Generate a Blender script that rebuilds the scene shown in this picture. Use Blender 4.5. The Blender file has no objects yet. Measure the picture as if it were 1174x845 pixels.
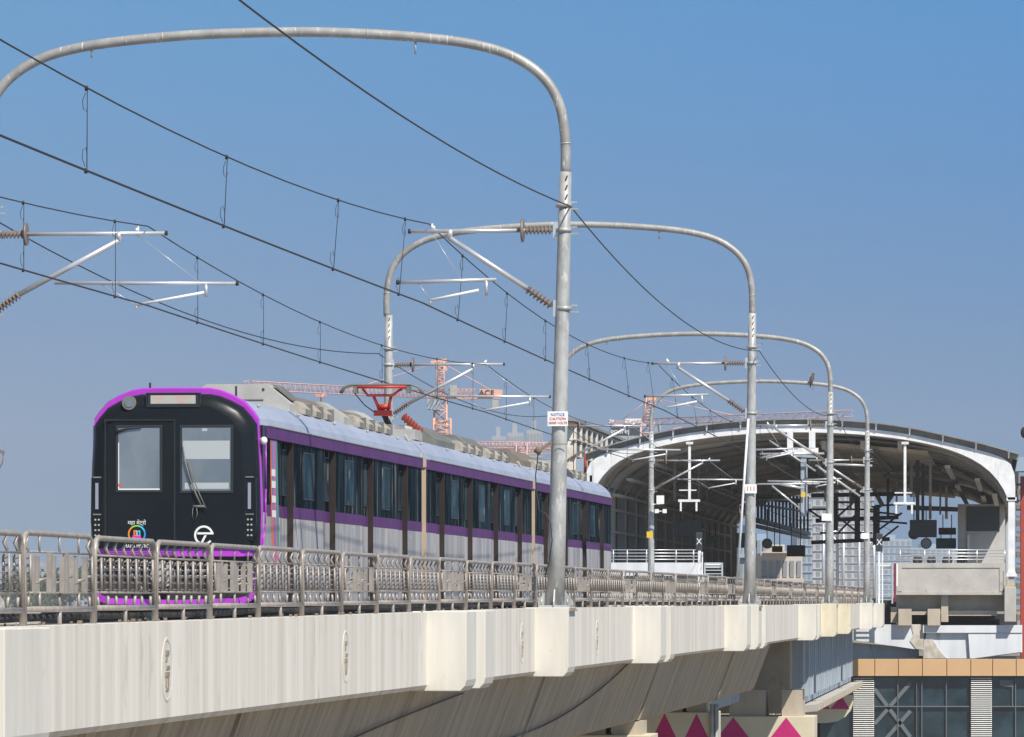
import bpy, bmesh, math, random
from mathutils import Vector, Matrix
random.seed(7)
sc = bpy.context.scene
COL = sc.collection
F = 6200.0; CX = 587.0; HY = 689.0
def P(x, y, Y):                       # survey helper: bearing + distance -> metres (camera height is z=0)
    return Vector(((x-CX)*Y/F, Y, (HY-y)*Y/F))
R = math.radians

# ------------------------------------------------------------------ materials
MATS = {}
def nodes(name):
    m = bpy.data.materials.new(name); m.use_nodes = True
    nt = m.node_tree; b = nt.nodes['Principled BSDF']
    MATS[name] = m
    return m, nt, b
def mixc(nt, fac, a, b):
    n = nt.nodes.new('ShaderNodeMix'); n.data_type = 'RGBA'
    if hasattr(fac, 'is_linked') or hasattr(fac, 'links'): nt.links.new(fac, n.inputs[0])
    else: n.inputs[0].default_value = fac
    for i, v in ((6, a), (7, b)):
        if isinstance(v, tuple): n.inputs[i].default_value = (*v[:3], 1)
        else: nt.links.new(v, n.inputs[i])
    return n.outputs[2]
def noise(nt, scale, vec=(1, 1, 1), detail=4, rough=.6, lo=.35, hi=.65):
    tc = nt.nodes.new('ShaderNodeTexCoord'); mp = nt.nodes.new('ShaderNodeMapping')
    mp.inputs['Scale'].default_value = vec
    n = nt.nodes.new('ShaderNodeTexNoise'); n.inputs['Scale'].default_value = scale
    n.inputs['Detail'].default_value = detail; n.inputs['Roughness'].default_value = rough
    r = nt.nodes.new('ShaderNodeMapRange'); r.inputs[1].default_value = lo; r.inputs[2].default_value = hi
    nt.links.new(tc.outputs['Object'], mp.inputs[0]); nt.links.new(mp.outputs[0], n.inputs[0])
    nt.links.new(n.outputs[0], r.inputs[0])
    return r.outputs[0]
def mat(name, col, col2=None, rough=.6, metal=0, scale=3, vec=(1, 1, 1), bump=0, spec=.5, lo=.35, hi=.65, col3=None, scale3=20, vec3=(1, 1, 1), lo3=.6, hi3=.75):
    m, nt, b = nodes(name)
    b.inputs['Roughness'].default_value = rough; b.inputs['Metallic'].default_value = metal
    b.inputs['Specular IOR Level'].default_value = spec
    b.inputs['Base Color'].default_value = (*col, 1)
    if col2:
        f = noise(nt, scale, vec, lo=lo, hi=hi)
        c = mixc(nt, f, col, col2)
        if col3:
            f3 = noise(nt, scale3, vec3, lo=lo3, hi=hi3); c = mixc(nt, f3, c, col3)
        nt.links.new(c, b.inputs['Base Color'])
        if bump:
            bp = nt.nodes.new('ShaderNodeBump'); bp.inputs['Strength'].default_value = bump; bp.inputs['Distance'].default_value = .02
            nt.links.new(f, bp.inputs['Height']); nt.links.new(bp.outputs[0], b.inputs['Normal'])
    return m
def emis(name, col, s):
    m, nt, b = nodes(name)
    b.inputs['Base Color'].default_value = (*col, 1); b.inputs['Emission Color'].default_value = (*col, 1)
    b.inputs['Emission Strength'].default_value = s
    return m
def glassy(name, col, col2, fac=.2, rough=.08, scale=1.2, vec=(1, 1, .15), gcol=(.8, .9, 1), lo=.4, hi=.62, col3=None, scale3=3, vec3=(1, 1, .2), lo3=.6, hi3=.66):
    m, nt, b = nodes(name); nt.nodes.remove(b)
    out = nt.nodes['Material Output']
    d = nt.nodes.new('ShaderNodeBsdfDiffuse'); g = nt.nodes.new('ShaderNodeBsdfGlossy'); mx = nt.nodes.new('ShaderNodeMixShader')
    g.inputs['Roughness'].default_value = rough; g.inputs['Color'].default_value = (*gcol, 1); mx.inputs[0].default_value = fac
    f = noise(nt, scale, vec, lo=lo, hi=hi); cc_ = mixc(nt, f, col, col2)
    if col3: cc_ = mixc(nt, noise(nt, scale3, vec3, lo=lo3, hi=hi3, detail=6), cc_, col3)
    nt.links.new(cc_, d.inputs[0])
    bp = nt.nodes.new('ShaderNodeBump'); bp.inputs['Strength'].default_value = .15; bp.inputs['Distance'].default_value = .02
    nt.links.new(f, bp.inputs['Height']); nt.links.new(bp.outputs[0], g.inputs['Normal'])
    nt.links.new(d.outputs[0], mx.inputs[1]); nt.links.new(g.outputs[0], mx.inputs[2]); nt.links.new(mx.outputs[0], out.inputs[0])
    return m

mat('conc_cream', (.80, .765, .69), (.64, .595, .52), rough=.85, scale=1.2, vec=(.3, 2.3, .05), lo=.36, hi=.66, col3=(.46, .385, .28), scale3=2.2, vec3=(.4, 1.6, .5), lo3=.60, hi3=.85)
mat('conc_pilaster', (.72, .70, .64), (.64, .61, .545), rough=.8, scale=1.3, vec=(3, 3, .4), col3=(.5, .42, .26), scale3=5, lo3=.68, hi3=.8)
mat('conc_yellow', (.72, .67, .52), (.64, .58, .43), rough=.8, scale=1.6, vec=(3, 3, .5), col3=(.40, .31, .16), scale3=4, lo3=.62, hi3=.75)
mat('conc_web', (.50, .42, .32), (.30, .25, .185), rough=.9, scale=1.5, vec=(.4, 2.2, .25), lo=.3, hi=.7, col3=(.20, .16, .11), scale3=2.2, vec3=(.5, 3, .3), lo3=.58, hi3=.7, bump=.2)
mat('conc_grey', (.52, .50, .46), (.42, .40, .365), rough=.9, scale=.9, bump=.3, col3=(.24, .22, .19), scale3=2.5, lo3=.6, hi3=.8)
mat('conc_tan', (.52, .46, .37), (.43, .37, .29), rough=.9, scale=.8, vec=(2, 2, .5))
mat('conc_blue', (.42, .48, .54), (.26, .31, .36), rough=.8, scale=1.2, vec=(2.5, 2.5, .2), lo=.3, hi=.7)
mat('white_wall', (.76, .78, .80), (.64, .67, .70), rough=.8, scale=.7, vec=(2, 2, .4), col3=(.45, .41, .34), scale3=1.2, vec3=(2, 2, .5), lo3=.64, hi3=.75)
mat('plaster_bare', (.47, .41, .32), (.62, .58, .52), rough=.9, scale=2.5, lo=.4, hi=.6)
mat('cap_cream', (.68, .62, .47), (.60, .54, .40), rough=.8, scale=1)
mat('magenta_paint', (.55, .01, .17), (.45, .01, .14), rough=.7, scale=1.5)
mat('galv', (.50, .505, .49), (.37, .375, .36), rough=.5, metal=.2, scale=5, vec=(1, 1, .5), lo=.4, hi=.6, col3=(.62, .62, .60), scale3=11, vec3=(1, 1, .35), lo3=.56, hi3=.68)
mat('arch_tube', (.41, .405, .385), (.30, .295, .28), rough=.5, metal=.15, scale=3, col3=(.72, .71, .68), scale3=7, vec3=(4, 1, .6), lo3=.61, hi3=.68)
mat('alu', (.70, .71, .72), (.60, .61, .62), rough=.35, metal=.5, scale=3)
mat('white_metal', (.84, .85, .86), (.70, .71, .72), rough=.5, scale=2, col3=(.50, .48, .44), scale3=1.2, vec3=(3, 1, .5), lo3=.58, hi3=.78)
mat('insulator', (.27, .205, .17), (.20, .155, .13), rough=.45, scale=5)
mat('wire', (.03, .032, .035), rough=.6)
mat('fence_steel', (.43, .385, .34), (.31, .275, .24), rough=.45, metal=.12, scale=6, col3=(.20, .13, .08), scale3=9, lo3=.66, hi3=.74)
mat('train_black', (.008, .012, .015), (.012, .016, .019), rough=.3, scale=.8, spec=.16)
mat('seal', (.022, .026, .03), rough=.5)
mat('train_magenta', (.50, .055, .62), (.45, .05, .56), rough=.3, scale=1)
mat('train_purple', (.125, .036, .175), (.085, .026, .125), spec=.12, rough=.5, scale=2, vec=(1, 2.2, .1))
mat('train_silver', (.50, .485, .475), (.30, .30, .315), rough=.5, spec=.2, scale=1.4, vec=(.5, 1.6, .25), lo=.4, hi=.6, col3=(.70, .62, .50), scale3=2.2, vec3=(1, .9, 6), lo3=.66, hi3=.76)  # streaks and warm bands are reflections put into the colour
mat('train_roof', (.39, .435, .53), (.32, .36, .45), rough=.45, scale=1.2, vec=(1, .6, 1))
glassy('train_glass', (.003, .006, .008), (.016, .030, .040), fac=.035, rough=.08, scale=1.5, vec=(1, 1.2, .22), gcol=(.5, .65, .75), lo=.46, hi=.56, col3=(.16, .18, .17), scale3=2.6, vec3=(1, 2.2, .16), lo3=.60, hi3=.64)  # lighter streaks are reflections painted into the diffuse colour
glassy('train_pane', (.010, .028, .042), (.045, .085, .11), fac=.08, rough=.05, scale=1.1, vec=(1, 1.0, .6), gcol=(.6, .75, .85), lo=.42, hi=.58, col3=(.26, .25, .21), scale3=1.7, vec3=(1, 1.6, .9), lo3=.62, hi3=.66)  # pale patches imitate reflections in the panes, set in the colour
glassy('cab_glass', (.14, .155, .155), (.20, .22, .22), fac=.18, rough=.03, vec=(1, 1, .5))
mat('jamb', (.032, .021, .017), (.024, .016, .013), rough=.5, scale=2)
mat('beige', (.55, .42, .30), (.5, .38, .27), rough=.6, scale=2)
mat('equip', (.46, .45, .41), (.37, .36, .33), rough=.6, scale=2)
mat('equip_dark', (.20, .20, .175), (.14, .14, .125), rough=.6, scale=2)
mat('equip_brown', (.22, .18, .145), (.17, .14, .11), rough=.7, scale=2)
mat('cream_box', (.46, .42, .36), (.30, .27, .22), rough=.6, scale=8)
mat('panto_red', (.65, .05, .03), (.5, .04, .03), rough=.45, scale=4)
mat('red_insul', (.30, .05, .035), rough=.4)
mat('rubber', (.02, .02, .022), (.035, .033, .03), rough=.8, scale=5)
mat('white_plain', (.82, .82, .80), rough=.5)
mat('blind', (.42, .46, .48), rough=.7)
mat('lamp_glass', (.30, .30, .37), rough=.15)
mat('display', (.46, .45, .42), rough=.3)
emis('led', (.75, .32, .22), .12)
mat('orange_tape', (.75, .16, .05), rough=.5); mat('blue_tape', (.16, .26, .60), rough=.5)
mat('pink_tape', (.70, .10, .32), rough=.5); mat('green_tape', (.06, .30, .26), rough=.5)
for n_, c_ in (('logo_orange', (.85, .25, .02)), ('logo_green', (.25, .6, .05)), ('logo_blue', (.03, .30, .8)), ('logo_pink', (.75, .03, .45)), ('logo_yellow', (.8, .6, .05)), ('logo_cyan', (.05, .55, .7))):
    mat(n_, c_, rough=.4)
mat('sign_white', (.85, .85, .84), rough=.5); mat('sign_red', (.60, .10, .10), rough=.5); mat('sign_blue', (.2, .22, .5), rough=.5)
mat('sign_dark', (.035, .045, .05), rough=.4); mat('yellow', (.75, .50, .03), rough=.5); mat('teal', (.03, .22, .22), rough=.4)
mat('green_sign', (.04, .16, .05), rough=.5)
mat('maroon', (.20, .02, .03), rough=.5); mat('dark_panel', (.05, .055, .06), (.035, .04, .045), rough=.6, scale=1)
mat('crane_orange', (.78, .44, .32), (.72, .40, .29), rough=.6, scale=.5)  # paler than the crane's paint, distance haze mixed into the colour
mat('crane_red', (.72, .45, .42), rough=.6)  # washed-out red, haze of the distance put into the colour
mat('roof_top', (.30, .30, .29), (.20, .20, .195), rough=.8, scale=1)
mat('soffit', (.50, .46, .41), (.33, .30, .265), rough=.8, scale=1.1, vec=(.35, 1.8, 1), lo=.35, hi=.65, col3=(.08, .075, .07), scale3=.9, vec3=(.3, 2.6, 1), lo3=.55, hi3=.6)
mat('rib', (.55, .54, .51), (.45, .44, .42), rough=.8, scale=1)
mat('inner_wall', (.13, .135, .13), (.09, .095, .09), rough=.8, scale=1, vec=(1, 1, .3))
mat('tan_panel', (.62, .40, .21), (.58, .37, .19), rough=.55, scale=.8)
glassy('facade_glass', (.010, .022, .030), (.030, .058, .075), fac=.06, rough=.05, scale=.6, vec=(1, 1, 1))
mat('louvre_white', (.78, .78, .76), rough=.5)
mat('dark_gap', (.02, .022, .025), rough=.8)
mat('bracing', (.13, .155, .17), rough=.6)
mat('louver_cream', (.78, .74, .66), (.55, .49, .40), rough=.7, scale=2)
mat('red_paint', (.42, .06, .035), (.34, .045, .03), rough=.6, scale=2)
mat('apt_white', (.50, .51, .52), (.42, .44, .46), rough=.8, scale=.08)  # greyed and bluish, air haze put into the wall colour
mat('apt_blue', (.30, .40, .52), (.36, .46, .56), rough=.6, scale=.08)
mat('apt_beige', (.55, .50, .44), (.47, .43, .38), rough=.8, scale=.1)
mat('apt_glass', (.27, .285, .30), rough=.2)  # lightened so far windows fade, haze put into the colour
mat('city', (.30, .34, .38), (.40, .43, .46), rough=.8, scale=.02)
mat('ground', (.30, .255, .19), (.20, .18, .12), rough=.95, scale=.02, col3=(.22, .19, .15), scale3=.08, lo3=.5, hi3=.6)
mat('ballast', (.15, .14, .13), (.09, .085, .08), rough=.95, scale=3)
mat('rail_steel', (.22, .16, .12), rough=.5, metal=.5)
mat('bark', (.10, .075, .05), (.07, .05, .035), rough=.9, scale=4)
mat('leaf', (.05, .08, .03), (.08, .11, .045), rough=.8, scale=.3)
mat('bird_brown', (.16, .085, .05), (.09, .05, .035), rough=.8, scale=30)
mat('mortar', (.26, .21, .17), (.18, .14, .11), rough=.95, scale=8, bump=.4)
mat('teal_cable', (.03, .35, .30), rough=.5)
mat('cloth_dark', (.03, .03, .035), (.06, .055, .06), rough=.9, scale=3)
mat('cloth_blue', (.30, .42, .60), rough=.9)

# ------------------------------------------------------------------ mesh helpers
def wloc(o):
    v = Vector((0, 0, 0)); 
    m = Matrix.Identity(4); ch = []
    while o: ch.append(o); o = o.parent
    for q in reversed(ch): m = m @ Matrix.LocRotScale(q.location, q.rotation_euler, q.scale)
    return m
SPLIT = {'slat', 'panel_seam', 'window', 'clamp', 'roof_aerial', 'stiffener', 'ledge_block', 'infill', 'upright', 'sun_blind', 'cross_bar', 'mullion', 'fin', 'fin_rail', 'beam', 'support_block', 'ceiling_panel', 'ceiling_beam', 'wall_rail', 'bracing', 'rail_bar', 'roof_bracket', 'bare_plaster', 'painted_triangle', 'joint_seal', 'insulator_post', 'column', 'cross_beam', 'lamp_cluster', 'lamp_divider', 'drain_pipe', 'counterweight', 'side_wall', 'window_frame_bar', 'emblem_bar', 'ribbon_print', 'steel_rail', 'clamp_ring', 'bolt_slot', 'light_frame', 'door_handle'}
class MB:
    def __init__(s): s.v = []; s.f = []; s.sm = []
    def add(s, vs, fs, smooth=False):
        o = len(s.v); s.v += [Vector(v) for v in vs]
        for f in fs: s.f.append(tuple(o+i for i in f)); s.sm.append(smooth)
        return s
    def box(s, x0, x1, y0, y1, z0, z1):
        vs = [(x, y, z) for z in (z0, z1) for y in (y0, y1) for x in (x0, x1)]
        return s.add(vs, [(0, 2, 3, 1), (4, 5, 7, 6), (0, 1, 5, 4), (2, 6, 7, 3), (0, 4, 6, 2), (1, 3, 7, 5)])
    def hexa(s, a, b):                 # a,b = two quads of 4 points, bottom/top or front/back
        return s.add(list(a)+list(b), [(3, 2, 1, 0), (4, 5, 6, 7), (0, 1, 5, 4), (1, 2, 6, 5), (2, 3, 7, 6), (3, 0, 4, 7)])
    def prism(s, poly, d):             # poly = list of 3D points, d extrude vector
        n = len(poly); d = Vector(d); a = [Vector(p) for p in poly]
        vs = a + [p+d for p in a]
        return s.add(vs, [tuple(range(n)), tuple(range(2*n-1, n-1, -1))] + [(i, i+n, (i+1) % n+n, (i+1) % n) for i in range(n)])
    def tube(s, pts, r, seg=8, caps=True, smooth=True):
        pts = [Vector(p) for p in pts]; n = len(pts)
        rs = r if isinstance(r, (list, tuple)) else [r]*n
        vs = []; up = None
        for i, p in enumerate(pts):
            t = (pts[min(i+1, n-1)]-pts[max(i-1, 0)])
            if t.length < 1e-9: t = Vector((0, 0, 1))
            t.normalize()
            if up is None:
                up = Vector((0, 0, 1)) if abs(t.z) < .9 else Vector((1, 0, 0))
            a = t.cross(up)
            if a.length < 1e-6: a = t.cross(Vector((0, 1, 0)))
            a.normalize(); b = a.cross(t).normalized(); up = b
            for k in range(seg):
                w = 2*math.pi*k/seg
                vs.append(p+(a*math.cos(w)+b*math.sin(w))*rs[i])
        fs = []
        for i in range(n-1):
            for k in range(seg):
                k2 = (k+1) % seg
                fs.append((i*seg+k, i*seg+k2, (i+1)*seg+k2, (i+1)*seg+k))
        s.add(vs, fs, smooth)
        if caps:
            o = len(s.v)-n*seg
            s.f.append(tuple(o+k for k in reversed(range(seg)))); s.sm.append(False)
            s.f.append(tuple(o+(n-1)*seg+k for k in range(seg))); s.sm.append(False)
        return s
    def rail(s, a, b, w, h):           # rectangular bar a->b; w horizontal, h vertical
        a = Vector(a); b = Vector(b); t = (b-a).normalized()
        up = Vector((0, 0, 1)) if abs(t.z) < .95 else Vector((0, 1, 0))
        x = t.cross(up).normalized()*w/2; y = x.cross(t).normalized()*h/2
        q = [-x-y, x-y, x+y, -x+y]
        return s.hexa([a+k for k in q], [b+k for k in q])
    def loft(s, rings, closed=True, smooth=False, caps=False):
        n = len(rings[0]); vs = [p for r_ in rings for p in r_]; fs = []
        for i in range(len(rings)-1):
            for k in range(n if closed else n-1):
                k2 = (k+1) % n
                fs.append((i*n+k, i*n+k2, (i+1)*n+k2, (i+1)*n+k))
        s.add(vs, fs, smooth)
        if caps:
            o = len(s.v)-len(vs)
            s.f.append(tuple(o+k for k in reversed(range(n)))); s.sm.append(False)
            s.f.append(tuple(o+len(vs)-n+k for k in range(n))); s.sm.append(False)
        return s
    def pieces(s):
        par = list(range(len(s.v)))
        def fd(i):
            while par[i] != i: par[i] = par[par[i]]; i = par[i]
            return i
        for f in s.f:
            for j in f[1:]: par[fd(f[0])] = fd(j)
        groups = {}
        for f, sm in zip(s.f, s.sm): groups.setdefault(fd(f[0]), []).append((f, sm))
        out = []
        for fs in groups.values():
            ids = sorted({i for f, _ in fs for i in f}); mp = {q: k for k, q in enumerate(ids)}
            b = MB(); b.v = [s.v[i].copy() for i in ids]; b.f = [tuple(mp[i] for i in f) for f, _ in fs]; b.sm = [q for _, q in fs]; out.append(b)
        return out
    def build(s, name, m, parent=None, local=False, bevel=0):
        if name in SPLIT:
            ps = s.pieces()
            if 1 < len(ps) <= 100:
                for p in ps: o = p._build(name, m, parent, local, bevel)
                return o
        return s._build(name, m, parent, local, bevel)
    def _build(s, name, m, parent=None, local=False, bevel=0):
        me = bpy.data.meshes.new(name)
        vs = s.v
        if parent is not None and not local:
            inv = wloc(parent).inverted(); vs = [inv @ v for v in vs]
        me.from_pydata([tuple(v) for v in vs], [], s.f)
        me.polygons.foreach_set('use_smooth', s.sm)
        me.materials.append(MATS[m])
        bm = bmesh.new(); bm.from_mesh(me); bmesh.ops.recalc_face_normals(bm, faces=bm.faces)
        if bevel: bmesh.ops.bevel(bm, geom=[e for e in bm.edges if len(e.link_faces) == 2 and e.calc_face_angle(0) > .6], offset=bevel, segments=2, affect='EDGES', profile=.5)
        bm.to_mesh(me); bm.free()
        o = bpy.data.objects.new(name, me); COL.objects.link(o)
        if parent is not None: o.parent = parent
        return o
def tag(o, label=None, cat=None, group=None, kind=None):
    if label: o['label'] = label
    if cat: o['category'] = cat
    if group: o['group'] = group
    if kind: o['kind'] = kind
    return o
def thing(name, label, cat, loc=(0, 0, 0), rz=0, group=None):
    o = bpy.data.objects.new(name, None); COL.objects.link(o); o.location = loc; o.rotation_euler = (0, 0, rz)
    o.empty_display_size = .3
    return tag(o, label, cat, group)
def children(o): return [c for c in bpy.data.objects if c.parent == o]
def copy_tree(o, parent=None):
    c = o.copy(); COL.objects.link(c); c.parent = parent
    for ch in children(o): copy_tree(ch, c)
    return c
def text(s, name, m, parent, center, size, normal='-y', rz=0, sx=1, thick=.004):
    cu = bpy.data.curves.new('txt', 'FONT'); cu.body = s; cu.size = size; cu.align_x = 'CENTER'; cu.align_y = 'CENTER'; cu.extrude = thick
    o = bpy.data.objects.new('txt', cu); COL.objects.link(o)
    dg = bpy.context.evaluated_depsgraph_get(); me = bpy.data.meshes.new_from_object(o.evaluated_get(dg))
    bpy.data.objects.remove(o)
    rot = Matrix.Rotation(rz, 4, 'Z') @ Matrix.Rotation(math.pi/2, 4, 'X')
    me.transform(Matrix.Translation(Vector(center)) @ rot @ Matrix.Diagonal((sx, 1, 1, 1)))
    me.materials.clear(); me.materials.append(MATS[m])
    q = bpy.data.objects.new(name, me); COL.objects.link(q)
    if parent: q.parent = parent
    return q

# ------------------------------------------------------------------ the line of the viaduct (near-side pole line)
S0 = .1086
def slope(Y):
    if Y < 130: return S0
    if Y > 200: return .0935
    return S0-(S0-.0935)*(Y-130)/70
def Xp(Y):
    x = .74+S0*(min(Y, 130)-91.9)
    if Y > 130:
        t = min(Y, 200)-130; x += S0*t-(S0-.0935)/70*t*t/2
    if Y > 200: x += .0935*(Y-200)
    return x
def T(u, Y, z):
    s = slope(Y); c = 1/math.sqrt(1+s*s)
    return Vector((Xp(Y)+u*c, Y-u*s*c, z))
def ang(Y): return -math.atan(slope(Y))
def ztop(Y): return -.12-.11*max(0, min(1.2, (92-Y)/45))

# ------------------------------------------------------------------ setting: ground
g = MB(); g.add([(-5000, -400, -11), (5000, -400, -11), (5000, 9000, -11), (-5000, 9000, -11)], [(0, 1, 2, 3)])
tag(g.build('ground', 'ground'), kind='structure')

# ------------------------------------------------------------------ viaduct
via = thing('viaduct', 'cream concrete railway viaduct with pilasters carrying the purple train', 'viaduct', T(-4.8, 91.9, -11))
def sweep(mb, sec, Y0, Y1, step=4, zt=True):
    n = max(1, int(round((Y1-Y0)/step))); rings = []
    for i in range(n+1):
        Y = Y0+(Y1-Y0)*i/n
        rings.append([T(u, Y, ztop(Y) if z == 'T' else z) for u, z in sec])
    mb.loft(rings, closed=True, caps=True); return mb
BZ = -2.68
webend = 163
# near parapet wall segments between joints
J = [8, 44.0, 78.4, 112.5, 140.5, 176.4, 211.5, 263]
for a, b in zip(J[:-1], J[1:]):
    m = MB(); sweep(m, [(-.28, 'T'), (-.28, -1.19), (-.33, -1.25), (-.53, -1.25), (-.75, -1.1), (-.75, 'T')], a+.02, b-.02, 3)
    m.build('parapet', 'conc_cream', via)
    m = MB(); sweep(m, [(-8.85, 'T'), (-8.85, -1.1), (-9.1, -1.25), (-9.32, -1.25), (-9.35, -1.19), (-9.35, 'T')], a+.02, b-.02, 5)
    m.build('parapet', 'conc_cream', via)
# web + soffit + deck
G = [8, 62, 96, 121, 146, webend]
for a, b in zip(G[:-1], G[1:]):
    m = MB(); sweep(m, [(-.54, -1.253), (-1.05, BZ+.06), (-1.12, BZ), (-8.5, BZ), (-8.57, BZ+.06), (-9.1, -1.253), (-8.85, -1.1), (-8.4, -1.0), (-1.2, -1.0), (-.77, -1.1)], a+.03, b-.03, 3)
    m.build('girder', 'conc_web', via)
    m = MB(); 
    for Yj in (b-.45,):
        if b < webend: sweep(m, [(-.50, -1.27), (-1.01, BZ+.03), (-1.3, BZ-.03), (-1.3, BZ+.2), (-.75, -1.27)], Yj-.12, Yj+.12, 1); 
    if m.v: m.build('joint_rib', 'conc_web', via)
m = MB(); sweep(m, [(-.78, -1.0), (-.9, -.86), (-8.7, -.86), (-8.84, -1.0)], webend+.1, 262, 5); m.box(0, 0, 0, 0, 0, 0) if 0 else None
m.build('deck', 'conc_grey', via)
# pilasters (outer protrusion .56)
pil = [(44.3, 46.2, 'conc_pilaster'), (76.6, 77.8, 'conc_pilaster'), (78.95, 80.1, 'conc_pilaster'), (91.3, 92.5, 'conc_pilaster'), (110.5, 111.9, 'conc_pilaster'), (113.1, 114.2, 'conc_pilaster'),
       (137.6, 139.2, 'conc_pilaster'), (142.4, 143.9, 'conc_pilaster'), (145.6, 146.7, 'conc_pilaster'), (175.2, 176.3, 'conc_pilaster'), (178, 179, 'conc_pilaster'), (193.2, 194.6, 'conc_yellow'),
       (209.4, 210.8, 'conc_yellow'), (241, 242.6, 'conc_pilaster'), (259.8, 262.6, 'conc_pilaster')]
for a, b, mm in pil:
    m = MB(); rings = []
    zt = ztop(a)+.012
    sec = [(-.50, zt), (.28, zt), (.28, -1.12), (.255, -1.21), (.19, -1.28), (-.5, -1.28)]
    for Y in (a, b): rings.append([T(u, Y, z) for u, z in sec])
    m.loft(rings, caps=True); m.build('pilaster', mm, via, bevel=.012)
for a, b, mm in pil:      # the same on the far side
    m = MB(); zt = ztop(a)+.012
    sec = [(-9.1, zt), (-9.9, zt), (-9.9, -1.28), (-9.1, -1.28)]
    m.loft([[T(u, Y, z) for u, z in sec] for Y in (a, b)], caps=True); m.build('pilaster', mm, via)
# round cast emblem medallions on the parapet face
def medallion(Y):
    m = MB(); n = 28; c = T(-.28, Y, -.70-.0*Y); d = Vector((slope(Y), 1, 0)).normalized(); nn = Vector((d.y, -d.x, 0))
    def ringp(r, off): return [c+d*(math.cos(2*math.pi*k/n)*r)+Vector((0, 0, math.sin(2*math.pi*k/n)*r))+nn*off for k in range(n)]
    rr = [ringp(.335, -.01), ringp(.335, .003), ringp(.315, .007), ringp(.295, .004), ringp(.29, .002)]
    m.loft(rr, smooth=False); o = m.build('medallion', 'conc_cream', via)
    m = MB()
    for dy, dz, w, h in ((0, .17, .22, .05), (-.05, .11, .1, .05), (.06, .02, .2, .035), (0, -.05, .26, .05), (-.07, -.12, .06, .10), (.07, -.12, .06, .10), (0, -.2, .16, .035)):
        a = c+d*dy+Vector((0, 0, dz))
        q = [a-d*w/2-nn*.005, a+d*w/2-nn*.005, a+d*w/2+nn*.008, a-d*w/2+nn*.008]
        m.hexa([p-Vector((0, 0, h/2)) for p in q], [p+Vector((0, 0, h/2)) for p in q])
    m.build('emblem', 'conc_web', o)  # darker concrete puts the shade of a recess into the colour
for Y in (55.2, 68.3, 89.2, 102.5): medallion(Y)
# cast joints (thin vertical grooves with whitish sealant)
m = MB()
for Y in (48.6, 51.2, 57.6, 60.3, 64, 71.5, 84, 97, 106, 119, 127, 134, 152, 160, 168):
    a = T(-.279, Y, 0); b = T(-.279, Y+.02, 0); c = T(-.277, Y+.02, 0); d = T(-.277, Y, 0)
    m.hexa([Vector((p.x, p.y, -1.18)) for p in (a, b, c, d)], [Vector((p.x, p.y, ztop(Y)-.005)) for p in (a, b, c, d)])
m.build('joint_seal', 'conc_pilaster', via)
# black cables hanging down the web
def webpt(Y, t, off=.03):    # t 0 top..1 bottom
    return T(-.54-.51*t+off, Y, -1.253+(BZ+.06+1.253)*t)
m = MB(); pts = []
for i in range(15):
    s = i/14; pts.append(webpt(112-22*s, .02+.93*(1-(1-s)**2.4)*.86, .05))
m.tube(pts, .018, 5); m.build('cable', 'wire', via)
m = MB(); pts = [webpt(64+3*s, .55+.1*s, .05) for s in (0, .5, 1)]+[webpt(70+i*2.2, .62-.5*((i+1)/7)**.7, .05) for i in range(7)]
m.tube(pts, .016, 5); m.build('cable', 'wire', via)
# deep box girder near the station (lower, with fins)
m = MB(); DB = -3.86
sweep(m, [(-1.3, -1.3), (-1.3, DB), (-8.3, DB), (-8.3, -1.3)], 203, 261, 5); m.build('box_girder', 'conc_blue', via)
m = MB()
for i in range(26):
    Y = 205+i*2.15
    w = .5 if i % 3 else .9
    m.hexa([T(-1.31, Y, DB+.25), T(-1.31, Y+w, DB+.25), T(-1.16, Y+w, DB+.25), T(-1.16, Y, DB+.25)], [T(-1.31, Y, -1.32), T(-1.31, Y+w, -1.32), T(-1.16, Y+w, -1.32), T(-1.16, Y, -1.32)])
m.build('stiffener', 'conc_blue', via)
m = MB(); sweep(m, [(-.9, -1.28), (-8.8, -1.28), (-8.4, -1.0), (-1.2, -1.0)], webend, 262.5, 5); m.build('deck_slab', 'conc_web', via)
m = MB(); sweep(m, [(-3.2, -1.29), (-3.2, -3.6), (-8.0, -3.6), (-8.0, -1.29)], 166, 200, 5); m.build('box_girder', 'conc_blue', via)
# ledge slab under deep girder
m = MB(); sweep(m, [(-1.7, DB-.1), (-.75, DB-.02), (-.75, DB-.28), (-1.7, DB-.36)], 203, 262, 5); m.build('ledge', 'conc_grey', via)
m = MB()
for i in range(22):
    Y = 204+i*2.6; m.hexa([T(-.76, Y, DB-.25), T(-.76, Y+1.1, DB-.25), T(-.70, Y+1.1, DB-.25), T(-.70, Y, DB-.25)], [T(-.76, Y, DB-.05), T(-.76, Y+1.1, DB-.05), T(-.70, Y+1.1, DB-.05), T(-.70, Y, DB-.05)])
m.build('ledge_block', 'conc_tan', via)
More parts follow.
